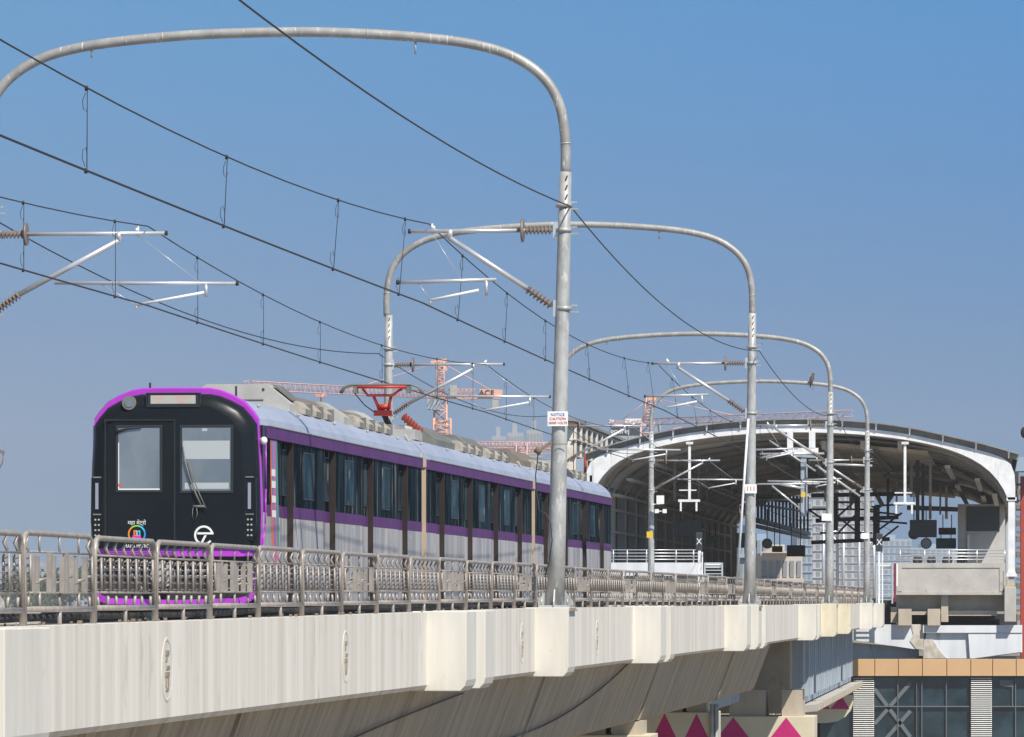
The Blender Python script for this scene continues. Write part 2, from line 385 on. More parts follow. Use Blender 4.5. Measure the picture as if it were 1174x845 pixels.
# debris and cables lying along the parapet top (inside the fence)
m = MB()
for k in range(7):
    u0 = -.62-.07*k; pts = []
    for i in range(60):
        Y = 42+i*3.6
        pts.append(T(u0+random.uniform(-.03, .03), Y, ztop(Y)+.04+random.uniform(0, .05)))
    m.tube(pts, random.choice((.02, .03, .026)), 5)
m.build('track_cable', 'rubber', via)
m = MB()
for i in range(150):
    Y = random.uniform(44, 150); c = T(random.uniform(-.62, -.34), Y, ztop(Y)+.02); r = random.uniform(.006, .022)
    m.box(c.x-r, c.x+r, c.y-r*3, c.y+r*3, c.z-.03, c.z+r*.8)
tag(m.build('debris', 'mortar', via), kind='stuff')
c = T(-.5, 55.6, ztop(55.6)+.045); m = MB(); m.tube([c+Vector((math.cos(a)*.035, 0, math.sin(a)*.035)) for a in [i*.7 for i in range(9)]], .012, 6); m.build('loose_cable', 'teal_cable', via)

# piers under it
def pier(name, label, Y, u0, u1, zt, zb, thick, apex, half, depth, blocks, pmat='cap_cream'):
    t = thing(name, label, 'pier', T(-4.8, Y+thick/2, -11), 0, 'viaduct piers')
    m = MB(); m.hexa([T(u0, Y, zb), T(u1, Y, zb), T(u1, Y+thick, zb), T(u0, Y+thick, zb)], [T(u0, Y, zt), T(u1, Y, zt), T(u1, Y+thick, zt), T(u0, Y+thick, zt)])
    cap = m.build('pier_cap', pmat, t, bevel=.02)
    m = MB()
    for a in apex:
        p = T(a, Y, zt-.03); l = T(a-half, Y, zt-depth); r = T(a+half, Y, zt-depth)
        n = Vector((slope(Y), 1, 0)).normalized()*.004
        m.prism([p-n*2, r-n*2, l-n*2], n)
    m.build('painted_triangle', 'magenta_paint', cap)
    m = MB(); m.tube([T(-4.8, Y+thick/2, -11), T(-4.8, Y+thick/2, zb)], .95, 24); m.build('column', 'conc_grey', t)
    for (a, b, z0, z1) in blocks:
        m = MB(); m.hexa([T(a, Y+.25, z0), T(b, Y+.25, z0), T(b, Y+thick-.25, z0), T(a, Y+thick-.25, z0)], [T(a, Y+.25, z1), T(b, Y+.25, z1), T(b, Y+thick-.25, z1), T(a, Y+thick-.25, z1)])
        m.build('bearing_block', 'conc_tan', t)
    return t
pier('viaduct_pier', 'cream pier cap with plain front, nearest one under the girder joint', 120, -8.9, -.72, BZ-.30, BZ-1.6, 2.0, (), .1, .1, [(-1.6, -.95, BZ-.3, BZ-.005), (-8, -7, BZ-.3, BZ-.005), (-3.4, -1.75, BZ-.3, BZ-.07)])
pier('viaduct_pier', 'cream pier cap with small magenta triangles and a grey drain pipe', 144.5, -8.9, -1.0, BZ-.30, BZ-1.9, 2.2, (-2.36-.0, -1.5, -3.25, -4.1), .42, .9, [(-1.75, -1.25, BZ-.3, BZ-.005), (-8, -7, BZ-.3, BZ-.005), (-4.0, -1.9, BZ-.3, BZ-.07)])
pier('viaduct_pier', 'wide cream pier cap with large magenta triangles and two bearing blocks', 194, -9, -.55, -4.15, -6.0, 3.0, (-1.55, -3.45, -5.3, -7.2), .95, 1.25, [(-1.72, -.98, -4.15, -3.2), (-3.6, -2.3, -4.15, -3.2), (-8, -7, -4.15, -3.2)])
m = MB()
for du in (0, .12): m.tube([T(-1.08+du, 144.4, -4.6), T(-1.08+du, 144.4, -2.75)], .06, 8)
m.build('drain_pipe', 'galv', bpy.data.objects['viaduct_pier.001'])
m = MB(); m.hexa([T(-8.2, 198.5, -4.14), T(-1.6, 198.5, -4.14), T(-1.6, 200, -4.14), T(-8.2, 200, -4.14)], [T(-8.2, 198.5, -1.4), T(-1.6, 198.5, -1.4), T(-1.6, 200, -1.4), T(-8.2, 200, -1.4)]); m.build('backing_wall', 'conc_web', via)  # added backing that keeps the space behind the bearing blocks dark
# rounded pier cap further on
t = thing('viaduct_pier', 'round-ended cream pier cap with magenta triangles beside the glass facade', 'pier', (14.5, 258, -11), 0, 'viaduct piers')
Yc = 256; k = F/Yc
pts = [(905, 797), (978, 797), (978, 806), (975, 815), (969, 822), (960, 827), (948, 829), (905, 829)]
m = MB(); m.prism([P(x, y, Yc) for x, y in pts], (.2, 2.5, 0)); cap = m.build('pier_cap', 'cap_cream', t)
m = MB()
for tri in (((965, 798), (974, 813), (952, 813)), ((943, 798), (951.5, 813), (926, 813))): m.prism([P(x, y, Yc-.02) for x, y in tri], (0, .01, 0))
m.build('painted_triangle', 'magenta_paint', cap)
m = MB(); m.tube([(13.5, 258, -11), (13.5, 258, -5.6)], 1.0, 24); m.build('column', 'conc_grey', t)

# tracks
for uu, lb in ((-2.45, 'empty near railway track with rusty rails behind the fence'), (-6.65, 'far railway track under the purple train')):
    t = thing('railway_track', lb, 'track', T(uu, 91.9, -.5))
    for s in (-.75, .75):
        m = MB(); sweep(m, [(uu+s-.035, -.36), (uu+s+.035, -.36), (uu+s+.035, -.5), (uu+s-.035, -.5)], 10, 395, 5); m.build('rail', 'rail_steel', t)
    m = MB(); sweep(m, [(uu-1.2, -.5), (uu+1.2, -.5), (uu+1.25, -.84), (uu-1.25, -.84)], 10, 395, 5); m.build('track_bed', 'conc_grey', t)
m = MB(); sweep(m, [(-.78, -.86), (-8.84, -.86), (-8.84, -.97), (-.78, -.97)], 10, 263, 5); tag(m.build('path', 'ballast'), kind='structure')

# ------------------------------------------------------------------ fences
PL = 3.4
def fence_frame(Y0, Y1):
    m = MB(); zb = ztop(Y0); u = -.45; zt = .61
    tilt = random.uniform(-.012, .012); dz = random.uniform(-.01, .01)
    def t(Y, z): return T(u+tilt*(z+.15)*1.5, Y, z+(dz if z > .3 else 0))
    r = .028; a = Y0+.05; b = Y1-.05
    pts = [t(a, zb-.02), t(a, zt-.12), t(a+.05, zt-.03), t(a+.16, zt), t(b-.16, zt), t(b-.05, zt-.03), t(b, zt-.12), t(b, zb-.02)]
    m.tube(pts, r, 7); m.tube([t(a, zb+.15), t(b, zb+.15)], r, 7)
    m.tube([t(a, zt-.17), t(b, zt-.17)], .011, 5); m.tube([t(a, zb+.30), t(b, zb+.30)], .011, 5)
    for q in ((a+b)/2,): m.tube([t(q, zb-.02), t(q, zb+.15)], .024, 6)
    return m
def balust(Y, zb, kind):
    m = MB(); u = -.45; zt = .61
    j = lambda s: random.uniform(-s, s)
    if kind == 'A':
        m.tube([T(u, Y, zb+.16), T(u+j(.02), Y, zb+.27)], .017, 5)
        m.tube([T(u-.03, Y+.03, zb+.31), T(u-.034, Y+.03, zt-.19)], .014, 5)
        m.tube([T(u+.034, Y-.03, zb+.31), T(u+.03, Y-.03, zt-.19)], .014, 5)
        for q in range(5): 
            z = zb+.33+q*(zt-zb-.55)/4; m.tube([T(u-.03, Y, z-.012), T(u+.03, Y, z+.012)], .011, 4)
        m.tube([T(u+.01, Y, zt-.16), T(u-.022, Y, zt-.09), T(u+.006, Y, zt-.03)], [.015, .018, .009], 5)
    return m
def fence_run(label, Ys, skip=()):
    t = thing('fence', label, 'fence', T(-.45, Ys[0], ztop(Ys[0])), 0, 'steel fence along the parapet')
    for i, Y0 in enumerate(Ys):
        Y1 = Y0+PL; idx = round((Y0-48.66)/PL)
        fr = fence_frame(Y0, Y1).build('panel', 'fence_steel', t)
        zb = ztop(Y0); near = Y0 < 100
        if idx % 3 == 0:
            m = MB()
            for q in range(9):
                Y = Y0+.45+q*(PL-.9)/8; h = random.uniform(-.02, .04); uu = -.45+random.choice((-.03, 0, .03))
                m.hexa([T(uu-.022, Y-.04, zb+.30), T(uu+.022, Y-.04, zb+.30), T(uu+.022, Y+.04, zb+.30), T(uu-.022, Y+.04, zb+.30)],
                       [T(uu-.022, Y-.04, .61-.19+h), T(uu+.022, Y-.04, .61-.19+h), T(uu+.022, Y+.04, .61-.19+h), T(uu-.022, Y+.04, .61-.19+h)])
                m.tube([T(-.48, Y, zb+.38+.03*(q % 3)), T(-.41, Y+.1, zb+.40+.03*(q % 3))], .014, 4)
            m.build('infill', 'fence_steel', fr)
            m = MB()
            for q in (.22, .5, .78):
                Y = Y0+PL*q; m.tube([T(-.45, Y, .61), T(-.45, Y, .45)], .011, 5); m.tube([T(-.45, Y, zb+.15), T(-.45, Y, zb+.3)], .016, 5)
            m.build('upright', 'fence_steel', fr)
            for q in (.06, .94): balust(Y0+PL*q, zb, 'A').build('baluster', 'fence_steel', fr)
        else:
            for q in range(7):
                balust(Y0+.28+q*(PL-.56)/6, zb, 'A').build('baluster', 'fence_steel', fr)
allY = [48.66+PL*i for i in range(-2, 63)]
allY = [y for y in allY if y+PL < 262]
g1 = [y for y in allY if y+PL/2 < 91.9]; g2 = [y for y in allY if 91.9 < y+PL/2 < 143.2]; g3 = [y for y in allY if 143.2 < y+PL/2 < 193.9]; g4 = [y for y in allY if y+PL/2 > 193.9]
fence_run('steel pipe fence in the foreground, left of the nearest arch pole', g1)
fence_run('steel pipe fence between the nearest and the second arch pole', g2)
fence_run('steel pipe fence between the second and the third arch pole', g3)
fence_run('farthest steel pipe fence, beyond the third arch pole', g4)

# ------------------------------------------------------------------ overhead portals
def insulator(a, b, r0=.075, n=7, disc=False):
    m = MB(); a = Vector(a); b = Vector(b); pts = [a]; rs = [.03]
    for i in range(n):
        for f_, r in ((.15, .032), (.45, r0), (.60, r0), (.9, .032)):
            pts.append(a.lerp(b, (i+f_)/n)); rs.append(r)
    pts.append(b); rs.append(.03)
    m.tube(pts, rs, 12, smooth=False)
    return m
def cantilever(root, Y, ul, sgn, zs=1.0, near=True):
    """bracket in the portal plane; ul = leg offset, sgn=+1 reaches right (+u)"""
    L = lambda u, z: T(ul+sgn*u, Y, z)
    out = 3.12 if sgn > 0 else 2.62
    m = MB()
    zt = 6.30
    m.tube([L(.62, zt), L(out, zt)], .035, 8)
    e1 = 2.35 if sgn > 0 else 1.98
    m.tube([L(.55 if sgn > 0 else .60, 5.25 if sgn > 0 else 5.30), L(e1, 6.20)], .045, 8)
    m.tube([L(e1-.02, 6.18), L(e1-.05, zt+.02)], .05, 8)
    m.tube([L(.10, zt), L(.22, zt)], .03, 6); m.tube([L(.10, 4.97), L(.2, 5.02)], .03, 6)
    for z in (zt, 4.97): m.box(*(lambda c: (c.x-.05, c.x+.05, c.y-.05, c.y+.05, c.z-.14, c.z+.14))(L(.13, z)))
    if sgn > 0:
        m.tube([L(1.2, 5.46), L(4.35, 5.43)], .032, 8); aL, aR = L(2.62, 5.07), L(3.80, 5.28); drop = [L(3.83, 5.42), L(3.83, 5.2)]; br = L(2.0, 5.44)
        wires = [L(2.65, 6.26), L(3.7, 5.47)]
    else:
        m.tube([L(1.15, 5.47), L(2.82, 5.43)], .032, 8); aL, aR = L(2.28, 5.12), L(1.45, 5.29); drop = [L(1.32, 5.45), L(1.32, 5.2)]; br = L(2.5, 5.44)
        wires = [L(2.25, 6.27), L(1.75, 5.47)]
    m.tube(drop, .03, 6); m.tube([aL, aL-Vector((0, 0, .07))], .02, 6)
    m.tube([wires[0], wires[0]+Vector((0, 0, .16))], .026, 6); m.tube([L(out-.5 if sgn > 0 else out-.4, zt), L(out-.5 if sgn > 0 else out-.4, zt+.09)], .03, 6)
    m.tube([wires[0], wires[1]], .006, 4); m.tube([br, aL], .006, 4)
    c = m.build('cantilever', 'alu', root)
    m = MB(); m.tube([aL, aR], .028, 6); m.build('steady_arm', 'white_metal', c)
    ins = insulator(L(.2, zt), L(.66, zt)); 
    q = L(.70, zt); ins.tube([L(.68, zt), L(.72, zt)], .20, 14); ins.build('insulator', 'insulator', c)
    a0, b0 = (L(.18, 5.0), L(.58, 5.27)) if sgn > 0 else (L(.20, 5.02), L(.62, 5.31))
    insulator(a0, b0, .085, 7).build('insulator', 'insulator', c)
    for z, uu in ((zt, out), ): 
        m = MB(); m.tube([L(out, zt), L(out+.04, zt)], .042, 8); m.tube([L(4.35 if sgn > 0 else 2.82, 5.43), L(4.39 if sgn > 0 else 2.86, 5.43)], .04, 8); m.build('end_cap', 'rubber', c)
SP = 9.66
def portal(Y, label, lean, ztopz, sleeve, SP):
    root = thing('arch_portal', label, 'arch pole', T(0, Y, ztop(Y)), 0, 'arched steel portals over the tracks')
    zb = ztop(Y)+.05
    for ul, s in ((0, 1), (-SP, -1)):
        ln = lean*(1 if s > 0 else .4)
        m = MB(); n = 6; pts = []; rs = []
        for i in range(n+1):
            f_ = i/n; pts.append(T(ul+ln*f_, Y, zb+(sleeve-zb)*f_)); rs.append(.158-.055*f_)
        m.tube(pts, rs, 18); leg = m.build('leg', 'galv', root)
        m = MB(); m.hexa([T(ul-.27, Y-.27, zb-.06), T(ul+.27, Y-.27, zb-.06), T(ul+.27, Y+.27, zb-.06), T(ul-.27, Y+.27, zb-.06)], [T(ul-.27, Y-.27, zb), T(ul+.27, Y-.27, zb), T(ul+.27, Y+.27, zb), T(ul-.27, Y+.27, zb)])
        for dx, dy in ((1, 0), (-1, 0), (0, 1), (0, -1)):
            a = T(ul+dx*.15, Y+dy*.15, zb); b = T(ul+dx*.30, Y+dy*.30, zb); c = T(ul+dx*.30, Y+dy*.30, zb+.06); d = T(ul+dx*.15, Y+dy*.15, zb+.27)
            w = Vector((abs(dy)*.01+.001, abs(dx)*.01+.001, 0)); m.prism([a-w, b-w, c-w, d-w], w*2)
        for dx in (-.22, .22):
            for dy in (-.2, .2): m.tube([T(ul+dx, Y+dy, zb), T(ul+dx, Y+dy, zb+.10)], .02, 6)
        m.build('base_plate', 'galv', leg)
        m = MB(); m.hexa([T(ul-.33, Y-.5, zb-.1), T(ul+.33, Y-.5, zb-.1), T(ul+.33, Y+.5, zb-.1), T(ul-.33, Y+.5, zb-.1)], [T(ul-.30, Y-.42, zb-.045), T(ul+.30, Y-.42, zb-.045), T(ul+.30, Y+.42, zb-.045), T(ul-.30, Y+.42, zb-.045)])
        m.build('mortar_pad', 'mortar', leg)
        m = MB()
        for i in range(4):
            z = sleeve-.12-.16*i; c = T(ul+ln, Y, z); m.tube([c+Vector((.0, -.103, -.03)), c+Vector((.03, -.108, .05))], .014, 6)
        m.build('bolt_slot', 'rubber', leg)
        m = MB()
        for z in (6.3, 4.97, 6.72):
            c = T(ul+ln*.8, Y, z); m.tube([c-Vector((0, 0, .035)), c+Vector((0, 0, .035))], .135, 14)
            m.rail(T(ul+ln*.8+.12, Y, z+.05), T(ul+ln*.8+.23, Y, z+.05), .03, .03); m.rail(T(ul+ln*.8+.12, Y, z-.06), T(ul+ln*.8+.26, Y, z-.06), .03, .03)
        m.build('clamp', 'galv', leg)
    A = [(0, 0), (0, .50), (-.05, .95), (-.16, 1.30), (-.36, 1.60), (-.66, 1.85), (-1.05, 2.05), (-1.55, 2.19), (-2.1, 2.28), (-2.9, 2.36), (-3.9, 2.42), (-4.83+lean*.3, 2.44)]
    sc_ = (ztopz-sleeve)/2.44; l0 = lean
    right = [(u+l0, sleeve-.02+z*sc_) for u, z in A]; left = [(-SP-u-.4*lean, sleeve-.02+z*sc_) for u, z in A]
    prof = right+left[::-1][1:]
    # smooth with Catmull-Rom
    pts = []
    for i in range(len(prof)-1):
        p0 = Vector(prof[max(i-1, 0)]); p1 = Vector(prof[i]); p2 = Vector(prof[i+1]); p3 = Vector(prof[min(i+2, len(prof)-1)])
        for q in range(4):
            t = q/4; pts.append(.5*((2*p1)+(-p0+p2)*t+(2*p0-5*p1+4*p2-p3)*t*t+(-p0+3*p1-3*p2+p3)*t**3))
    pts.append(Vector(prof[-1]))
    m = MB(); m.tube([T(p.x, Y, p.y) for p in pts], .086, 16); ar = m.build('arch', 'arch_tube', root)
    for q in (4, len(pts)//2-6, len(pts)//2+7, len(pts)-6):
        a_, b_ = pts[q], pts[q+1]; d_ = (b_-a_).normalized()*.012; m = MB(); m.tube([T((a_-d_).x, Y, (a_-d_).y), T((a_+d_).x, Y, (a_+d_).y)], .092, 16); m.build('weld_seam', 'galv', ar)
    m = MB()
    for u in (-2.4, -8.0, ): 
        zz = sleeve+2.28*sc_; m.tube([T(u+.0, Y, zz-.02), T(u, Y, zz-.26)], .02, 6)
    m.build('drop_peg', 'galv', root)
    cantilever(root, Y, lean*.8, -1); cantilever(root, Y, -SP-.02, 1)
    # warning plate on the near leg
    return root
def plate(root, Y, px, py, w, h, rows):
    c = P(px, py, Y); c.y = Y-.19
    m = MB(); m.box(c.x-w/2, c.x+w/2, c.y, c.y+.012, c.z-h/2, c.z+h/2); s = m.build('warning_plate', 'sign_white', root)
    i = 0
    for txt, mm, dz, size in rows:
        text(txt, 'lettering', mm, s, (0, 0, 0), size)
        o = COL.objects[-1]; inv = wloc(s).inverted()
        o.data.transform(inv @ Matrix.Translation(Vector((c.x, c.y-.004, c.z+dz))))
    return s
p1 = portal(91.9, 'nearest arched steel portal with large white warning plate on its pole', .17, 9.74, 7.29, 9.82)
p2 = portal(143.2, 'second arched steel portal, its pole in front of the station roof', .07, 10.02, 7.62, 9.66)
p3 = portal(193.9, 'third arched steel portal, just left of the bird', .04, 9.62, 7.5, 9.66)
p4 = portal(241.8, 'farthest and smallest arched steel portal, with a bird perched on it', .03, 9.86, 7.62, 9.66)
plate(p1, 91.9, 639.3, 480.5, .345, .25, (('NOTICE', 'sign_blue', .07, .065), ('CAUTION', 'sign_red', 0, .062), ('25000 VOLTS', 'sign_red', -.07, .055)))
plate(p2, 143.2, 860.5, 560.5, .31, .24, (('I I I', 'sign_red', 0, .16),))
plate(p3, 193.9, 947.5, 593, .36, .26, ())
plate(p4, 241.8, 991.5, 614.5, .34, .26, ())
# cable clamp arm + orange drop cable left of pole 1 ; wrapped wire
Y = 91.9
m = MB(); m.rail(P(633, 506, Y-.1), P(618, 517, Y-.1), .04, .05); m.tube([P(619, 513, Y-.1), P(615, 520, Y-.1)], .06, 8); m.tube([P(628, 509, Y-.2), P(651, 509, Y-.2)], .008, 4)
m.build('feeder_arm', 'mortar', p1)
m = MB(); m.tube([P(617, 517, Y-.1), P(616, 530, Y-.1), P(614, 545, Y), P(615, 562, Y), P(618, 585, Y-.1), P(626, 589, Y-.2), P(631, 600, Y-.2), P(633, 620, Y-.2), P(629, 645, Y-.1), P(625, 660, Y-.1)], .010, 5)
m.build('feeder_cable', 'wire', p1)
m = MB(); m.tube([P(858, 480, 142.6), P(845, 668, 142.6)], .035, 6); m.build('stay_rod', 'white_metal', p2)
m = MB(); m.tube([P(855, 575, 142.8), P(847, 580, 142.8), P(849, 590, 142.8), P(856, 594, 142.8)], .02, 5); m.build('feeder_cable', 'insulator', p2)
# small equipment box and lamp on the far leg of portal 4
m = MB(); c = P(757, 573, 242); m.box(c.x-.17, c.x+.17, c.y-.1, c.y+.1, c.z-.19, c.z+.19); m.rail(P(747, 578, 242), P(757, 578, 242), .04, .04); m.rail(P(747, 586, 242), P(764, 586, 242), .04, .04)
for x in (753, 762): c = P(x, 586, 241.9); m.box(c.x-.09, c.x+.09, c.y-.1, c.y+.1, c.z-.09, c.z+.09)
m.build('lamp_box', 'white_plain', p4)
m = MB(); c = P(745, 613, 241.7); m.box(c.x-.14, c.x+.14, c.y-.02, c.y, c.z-.14, c.z+.14); m.build('number_plate', 'yellow', p4)

# ------------------------------------------------------------------ overhead wires
SUP = [41, 91.9, 143.2, 193.9, 241.8, 290, 340, 390]
def line(label, uM, uC, zM, zC, r=.013):
    t = thing('overhead_line', label, 'overhead wires', T(uM(1), 91.9, 6.4), 0, 'overhead contact lines above the tracks')
    mm = MB(); cc = MB(); pm = []; pc = []; drops = []
    for i in range(len(SUP)-1):
        a, b = SUP[i], SUP[i+1]
        for q in range(16):
            f_ = q/16; Y = a+(b-a)*f_
            um = uM(i)+(uM(i+1)-uM(i))*f_; uc = uC(i)+(uC(i+1)-uC(i))*f_
            pm.append(T(um, Y, zM[i]+(zM[i+1]-zM[i])*f_-4*.56*f_*(1-f_))); pc.append(T(uc, Y, zC[i]+(zC[i+1]-zC[i])*f_-4*.05*f_*(1-f_)))
        for f_ in (.1, .25, .40, .59, .79, .94):
            Y = a+(b-a)*f_; um = uM(i)+(uM(i+1)-uM(i))*f_; uc = uC(i)+(uC(i+1)-uC(i))*f_
            drops.append((T(um, Y, zM[i]+(zM[i+1]-zM[i])*f_-4*.56*f_*(1-f_)), T(uc, Y, zC[i]+(zC[i+1]-zC[i])*f_-4*.05*f_*(1-f_))))
    mm.tube(pm, r*.85, 5); mm.build('messenger_wire', 'wire', t); cc.tube(pc, r*1.15, 5); cc.build('contact_wire', 'wire', t)
    for a, b in drops[:36]:
        m = MB(); m.tube([a, b], .0055, 4); 
        for p, s in ((a, -1), (b, 1)):
            m.tube([p+Vector((-.012, 0, -.03)), p+Vector((-.012, 0, .03))], .02, 5)
            m.tube([p+Vector((-.02, 0, s*.05)), p+Vector((-.055, 0, s*.14)), p+Vector((-.045, 0, s*.24)), p+Vector((-.01, 0, s*.27)), p+Vector((0, 0, s*.20))], .004, 4)
        m.build('dropper', 'wire', t)
line('overhead wires of the near track, reaching the nearest pole from upper left', lambda i: (-2.35, -2.16, -2.45, -2.3)[i % 4] if i < 4 else -2.35, lambda i: -2.28+.0*i, [6.35, 6.42, 6.3, 6.3, 6.3, 6.3, 6.3, 6.3], [4.86, 5.08, 5.06, 5.05, 5.05, 5.05, 5.05, 5.05])
line('overhead wires of the far track, meeting the red pantograph', lambda i: -7.02, lambda i: -7.02+.0*i, [6.35, 6.42, 6.3, 6.3, 6.3, 6.3, 6.3, 6.3], [5.0, 5.06, 5.02, 5.05, 5.05, 5.05, 5.05, 5.05])
def earth(label, u, zz, sag, ns):
    pts = []
    for i in range(ns):
        a, b = SUP[i], SUP[i+1]
        for q in range(18):
            f_ = q/18; pts.append(T(u, a+(b-a)*f_, zz[i]+(zz[i+1]-zz[i])*f_-4*sag[i]*f_*(1-f_)))
    pts.append(T(u, SUP[ns], zz[ns]))
    m = MB(); m.tube(pts, .0125, 5)
    o = m.build('earth_wire', 'wire'); tag(o, label, 'wire', 'earth wires strung from pole to pole')
earth('black earth wire sagging from pole to pole along the near legs', .26, [6.6, 6.70, 6.62, 6.7, 6.7, 6.5], [.42, .62, .6, .55, .4], 4)
earth('black earth wire sagging along the far legs behind the train', -SP-.25, [6.6, 6.68, 6.60, 6.7, 6.7, 6.5], [.5, .62, .6, .55, .4], 4)

# ------------------------------------------------------------------ bird
t = thing('bird', 'small brown bird perched on the farthest arch', 'bird', P(929, 441, 241.8))
m = MB(); c = P(930.5, 434, 241.8)
def blob(m, c, rx, ry, rz, tilt=0, n=8):
    rings = []
    for i in range(1, n):
        a = math.pi*i/n; ring = []
        for k in range(12):
            w = 2*math.pi*k/12; v = Vector((math.cos(w)*math.sin(a)*rx, math.sin(w)*math.sin(a)*ry, math.cos(a)*rz))
            ring.append(c+Matrix.Rotation(tilt, 3, 'Y') @ v)
        rings.append(ring)
    m.loft(rings, smooth=True, caps=True)
pts = [P(929, 444.5, 241.8), P(929.2, 441.5, 241.8), P(929.8, 438, 241.8), P(930.6, 434.5, 241.8), P(931.6, 431.8, 241.8), P(932, 430.2, 241.8), P(932.2, 428.6, 241.8), P(931.9, 427.4, 241.8)]
m.tube(pts, [.02, .035, .075, .105, .085, .055, .06, .02], 10); m.build('body', 'bird_brown', t)
m = MB(); m.tube([P(933.2, 428.8, 241.8), P(934.8, 429.4, 241.8)], [.03, .005], 6); m.build('beak', 'rubber', t)
m = MB(); m.tube([P(930.4, 437, 241.8), P(930.6, 440.5, 241.8)], .012, 4); m.tube([P(931.4, 437, 241.8), P(931.6, 440.5, 241.8)], .012, 4); m.build('leg', 'rubber', t)
m = MB(); m.tube([P(931.2, 433, 241.7), P(930, 437, 241.7), P(928.8, 442.5, 241.7)], [.05, .055, .012], 8); m.build('wing', 'bird_brown', t)

# ------------------------------------------------------------------ metro train (local frame: +y away, +x right)
TH = -math.atan(S0)
tr = thing('metro_train', 'black fronted metro train with magenta trim and purple striped silver sides', 'train', (-5.67, 91.3, -.36), TH)
ZO = .36
def TB(mb, name, m, parent=tr, bevel=0):      # build in train-local coords (z given relative to camera level)
    for v in mb.v: v.z += ZO
    return mb.build(name, m, parent, local=True, bevel=bevel)
HW = 1.45; CL = 22.0
roofsec = [(HW+.012, 2.96), (HW-.03, 3.10), (HW-.14, 3.24), (1.12, 3.38), (.8, 3.47), (.4, 3.52), (0, 3.53)]
roofsec = roofsec+[(-x, z) for x, z in roofsec[::-1][1:]]
doors = [3.6, 8.85, 14.1, 19.35]; DW = 1.45
for ci in range(3):
    y0 = ci*CL+(.0 if ci == 0 else .25); y1 = (ci+1)*CL-.25
    # carriage core (dark interior block) and underframe
    m = MB(); m.box(-HW+.13, HW-.13, y0+.5, y1-.04, .1, 3.05); core = TB(m, 'carriage', 'seal')
    m = MB(); m.box(-HW+.02, HW-.16, y0+.6, y1-.1, -.30, -.06)
    for b in range(2):
        for ax in (2.6, 4.8, CL-4.8, CL-2.6): m.tube([(-1.0, y0+ax, -.08+.0), (1.0, y0+ax, -.08)], .28, 14)
    TB(m, 'underframe', 'rubber', core)
    # segments
    starts = [y0+(.62 if ci == 0 else 0)]; segs = []
    prev = starts[0]
    for d in doors:
        segs.append((prev, ci*CL+d-DW)); prev = ci*CL+d+.05
    segs.append((prev, y1))
    low = MB(); st = MB()
    for a, b in segs:
        low.box(HW-.12, HW, a, b, -.05, 1.44); st.box(HW-.12, HW+.002, a, b, 1.443, 1.645)
        g_ = MB(); g_.box(HW-.12, HW-.004, a, b, 1.648, 2.80); w = TB(g_, 'window', 'train_glass', core)
        if b-a > 2.4:
            for c_ in ([(a+b)/2] if b-a < 4.5 else [(a*2+b)/3, (a+2*b)/3]):
                fr = MB(); aa, bb = c_-.62, c_+.62
                for (p, q, r_, s_) in ((aa, bb, 1.80, 1.825), (aa, bb, 2.62, 2.645), (aa, aa+.04, 1.825, 2.62), (bb-.04, bb, 1.825, 2.62)): fr.box(HW-.004, HW+.004, p, q, r_, s_)
                pn = MB(); pn.box(HW-.006, HW+.0, aa+.045, bb-.045, 1.83, 2.615); TB(pn, 'window_pane', 'train_pane', core)
                TB(fr, 'window_frame', 'seal', core)
    low.box(-HW, -HW+.12, y0+.6, y1, -.05, 1.44); st.box(-HW-.002, -HW+.12, y0+.6, y1, 1.443, 1.645)
    lw = MB(); lw.box(-HW, -HW+.12, y0+.6, y1, 1.648, 2.80); TB(lw, 'window', 'train_glass', core)
    TB(low, 'side_wall', 'train_silver', core); 
    st.box(HW-.12, HW+.024, y0+(.55 if ci == 0 else 0), y1, 2.765, 2.972); st.box(-HW-.022, -HW+.12, y0+.6, y1, 2.803, 2.975)
    TB(st, 'purple_stripe', 'train_purple', core)
    for d in doors:
        e = ci*CL+d; a = e-DW
        m = MB(); m.box(HW-.16, HW-.10, a, e, -.03, 1.44); dr = TB(m, 'door', 'train_silver', core)
        m = MB(); m.box(HW-.16, HW-.098, a, e, 1.443, 1.645); TB(m, 'door_stripe', 'train_purple', core)
        m = MB(); m.box(HW-.16, HW-.102, a, e, 1.648, 2.80); TB(m, 'door_window', 'train_glass', core)
        m = MB(); m.box(HW-.16, HW+.004, e, e+.048, -.05, 2.80); m.box(HW-.101, HW-.095, (a+e)/2-.02, (a+e)/2+.02, -.03, 2.8); TB(m, 'door_jamb', 'jamb', core)
        m = MB()
        pn = MB()
        for s in (-1, 1):
            c_ = (a+e)/2+s*.34; pn.box(HW-.104, HW-.096, c_-.185, c_+.185, 1.86, 2.615)
            for (p, q, r_, s_) in ((c_-.22, c_+.22, 1.83, 1.855), (c_-.22, c_+.22, 2.62, 2.645), (c_-.22, c_-.19, 1.855, 2.62), (c_+.19, c_+.22, 1.855, 2.62)): m.box(HW-.101, HW-.088, p, q, r_, s_)
        TB(m, 'door_window_frame', 'seal', core); TB(pn, 'door_pane', 'train_pane', core)
    # roof shell
    m = MB(); ya = y0+(.12 if ci == 0 else 0); m.loft([[Vector((x*(.955 if ci == 0 and i == 0 else 1), y, z-(.03 if ci == 0 and i == 0 else 0))) for x, z in roofsec] for i, y in enumerate([ya, ya+.7]+[ya+.7+(y1-ya-.7)*i/6 for i in range(1, 7)])], closed=True, caps=True, smooth=False)
    TB(m, 'roof', 'train_roof', core)
    m = MB(); m.box(HW+.02, HW+.04, y0+.6, y1, 2.975, 2.99)
    for i in range(5):
        yy = y0+1+i*4.6; m.tube([(1.25, yy, 3.3), (1.25, yy, 3.35)], .03, 6)
    TB(m, 'rain_gutter', 'equip', core)
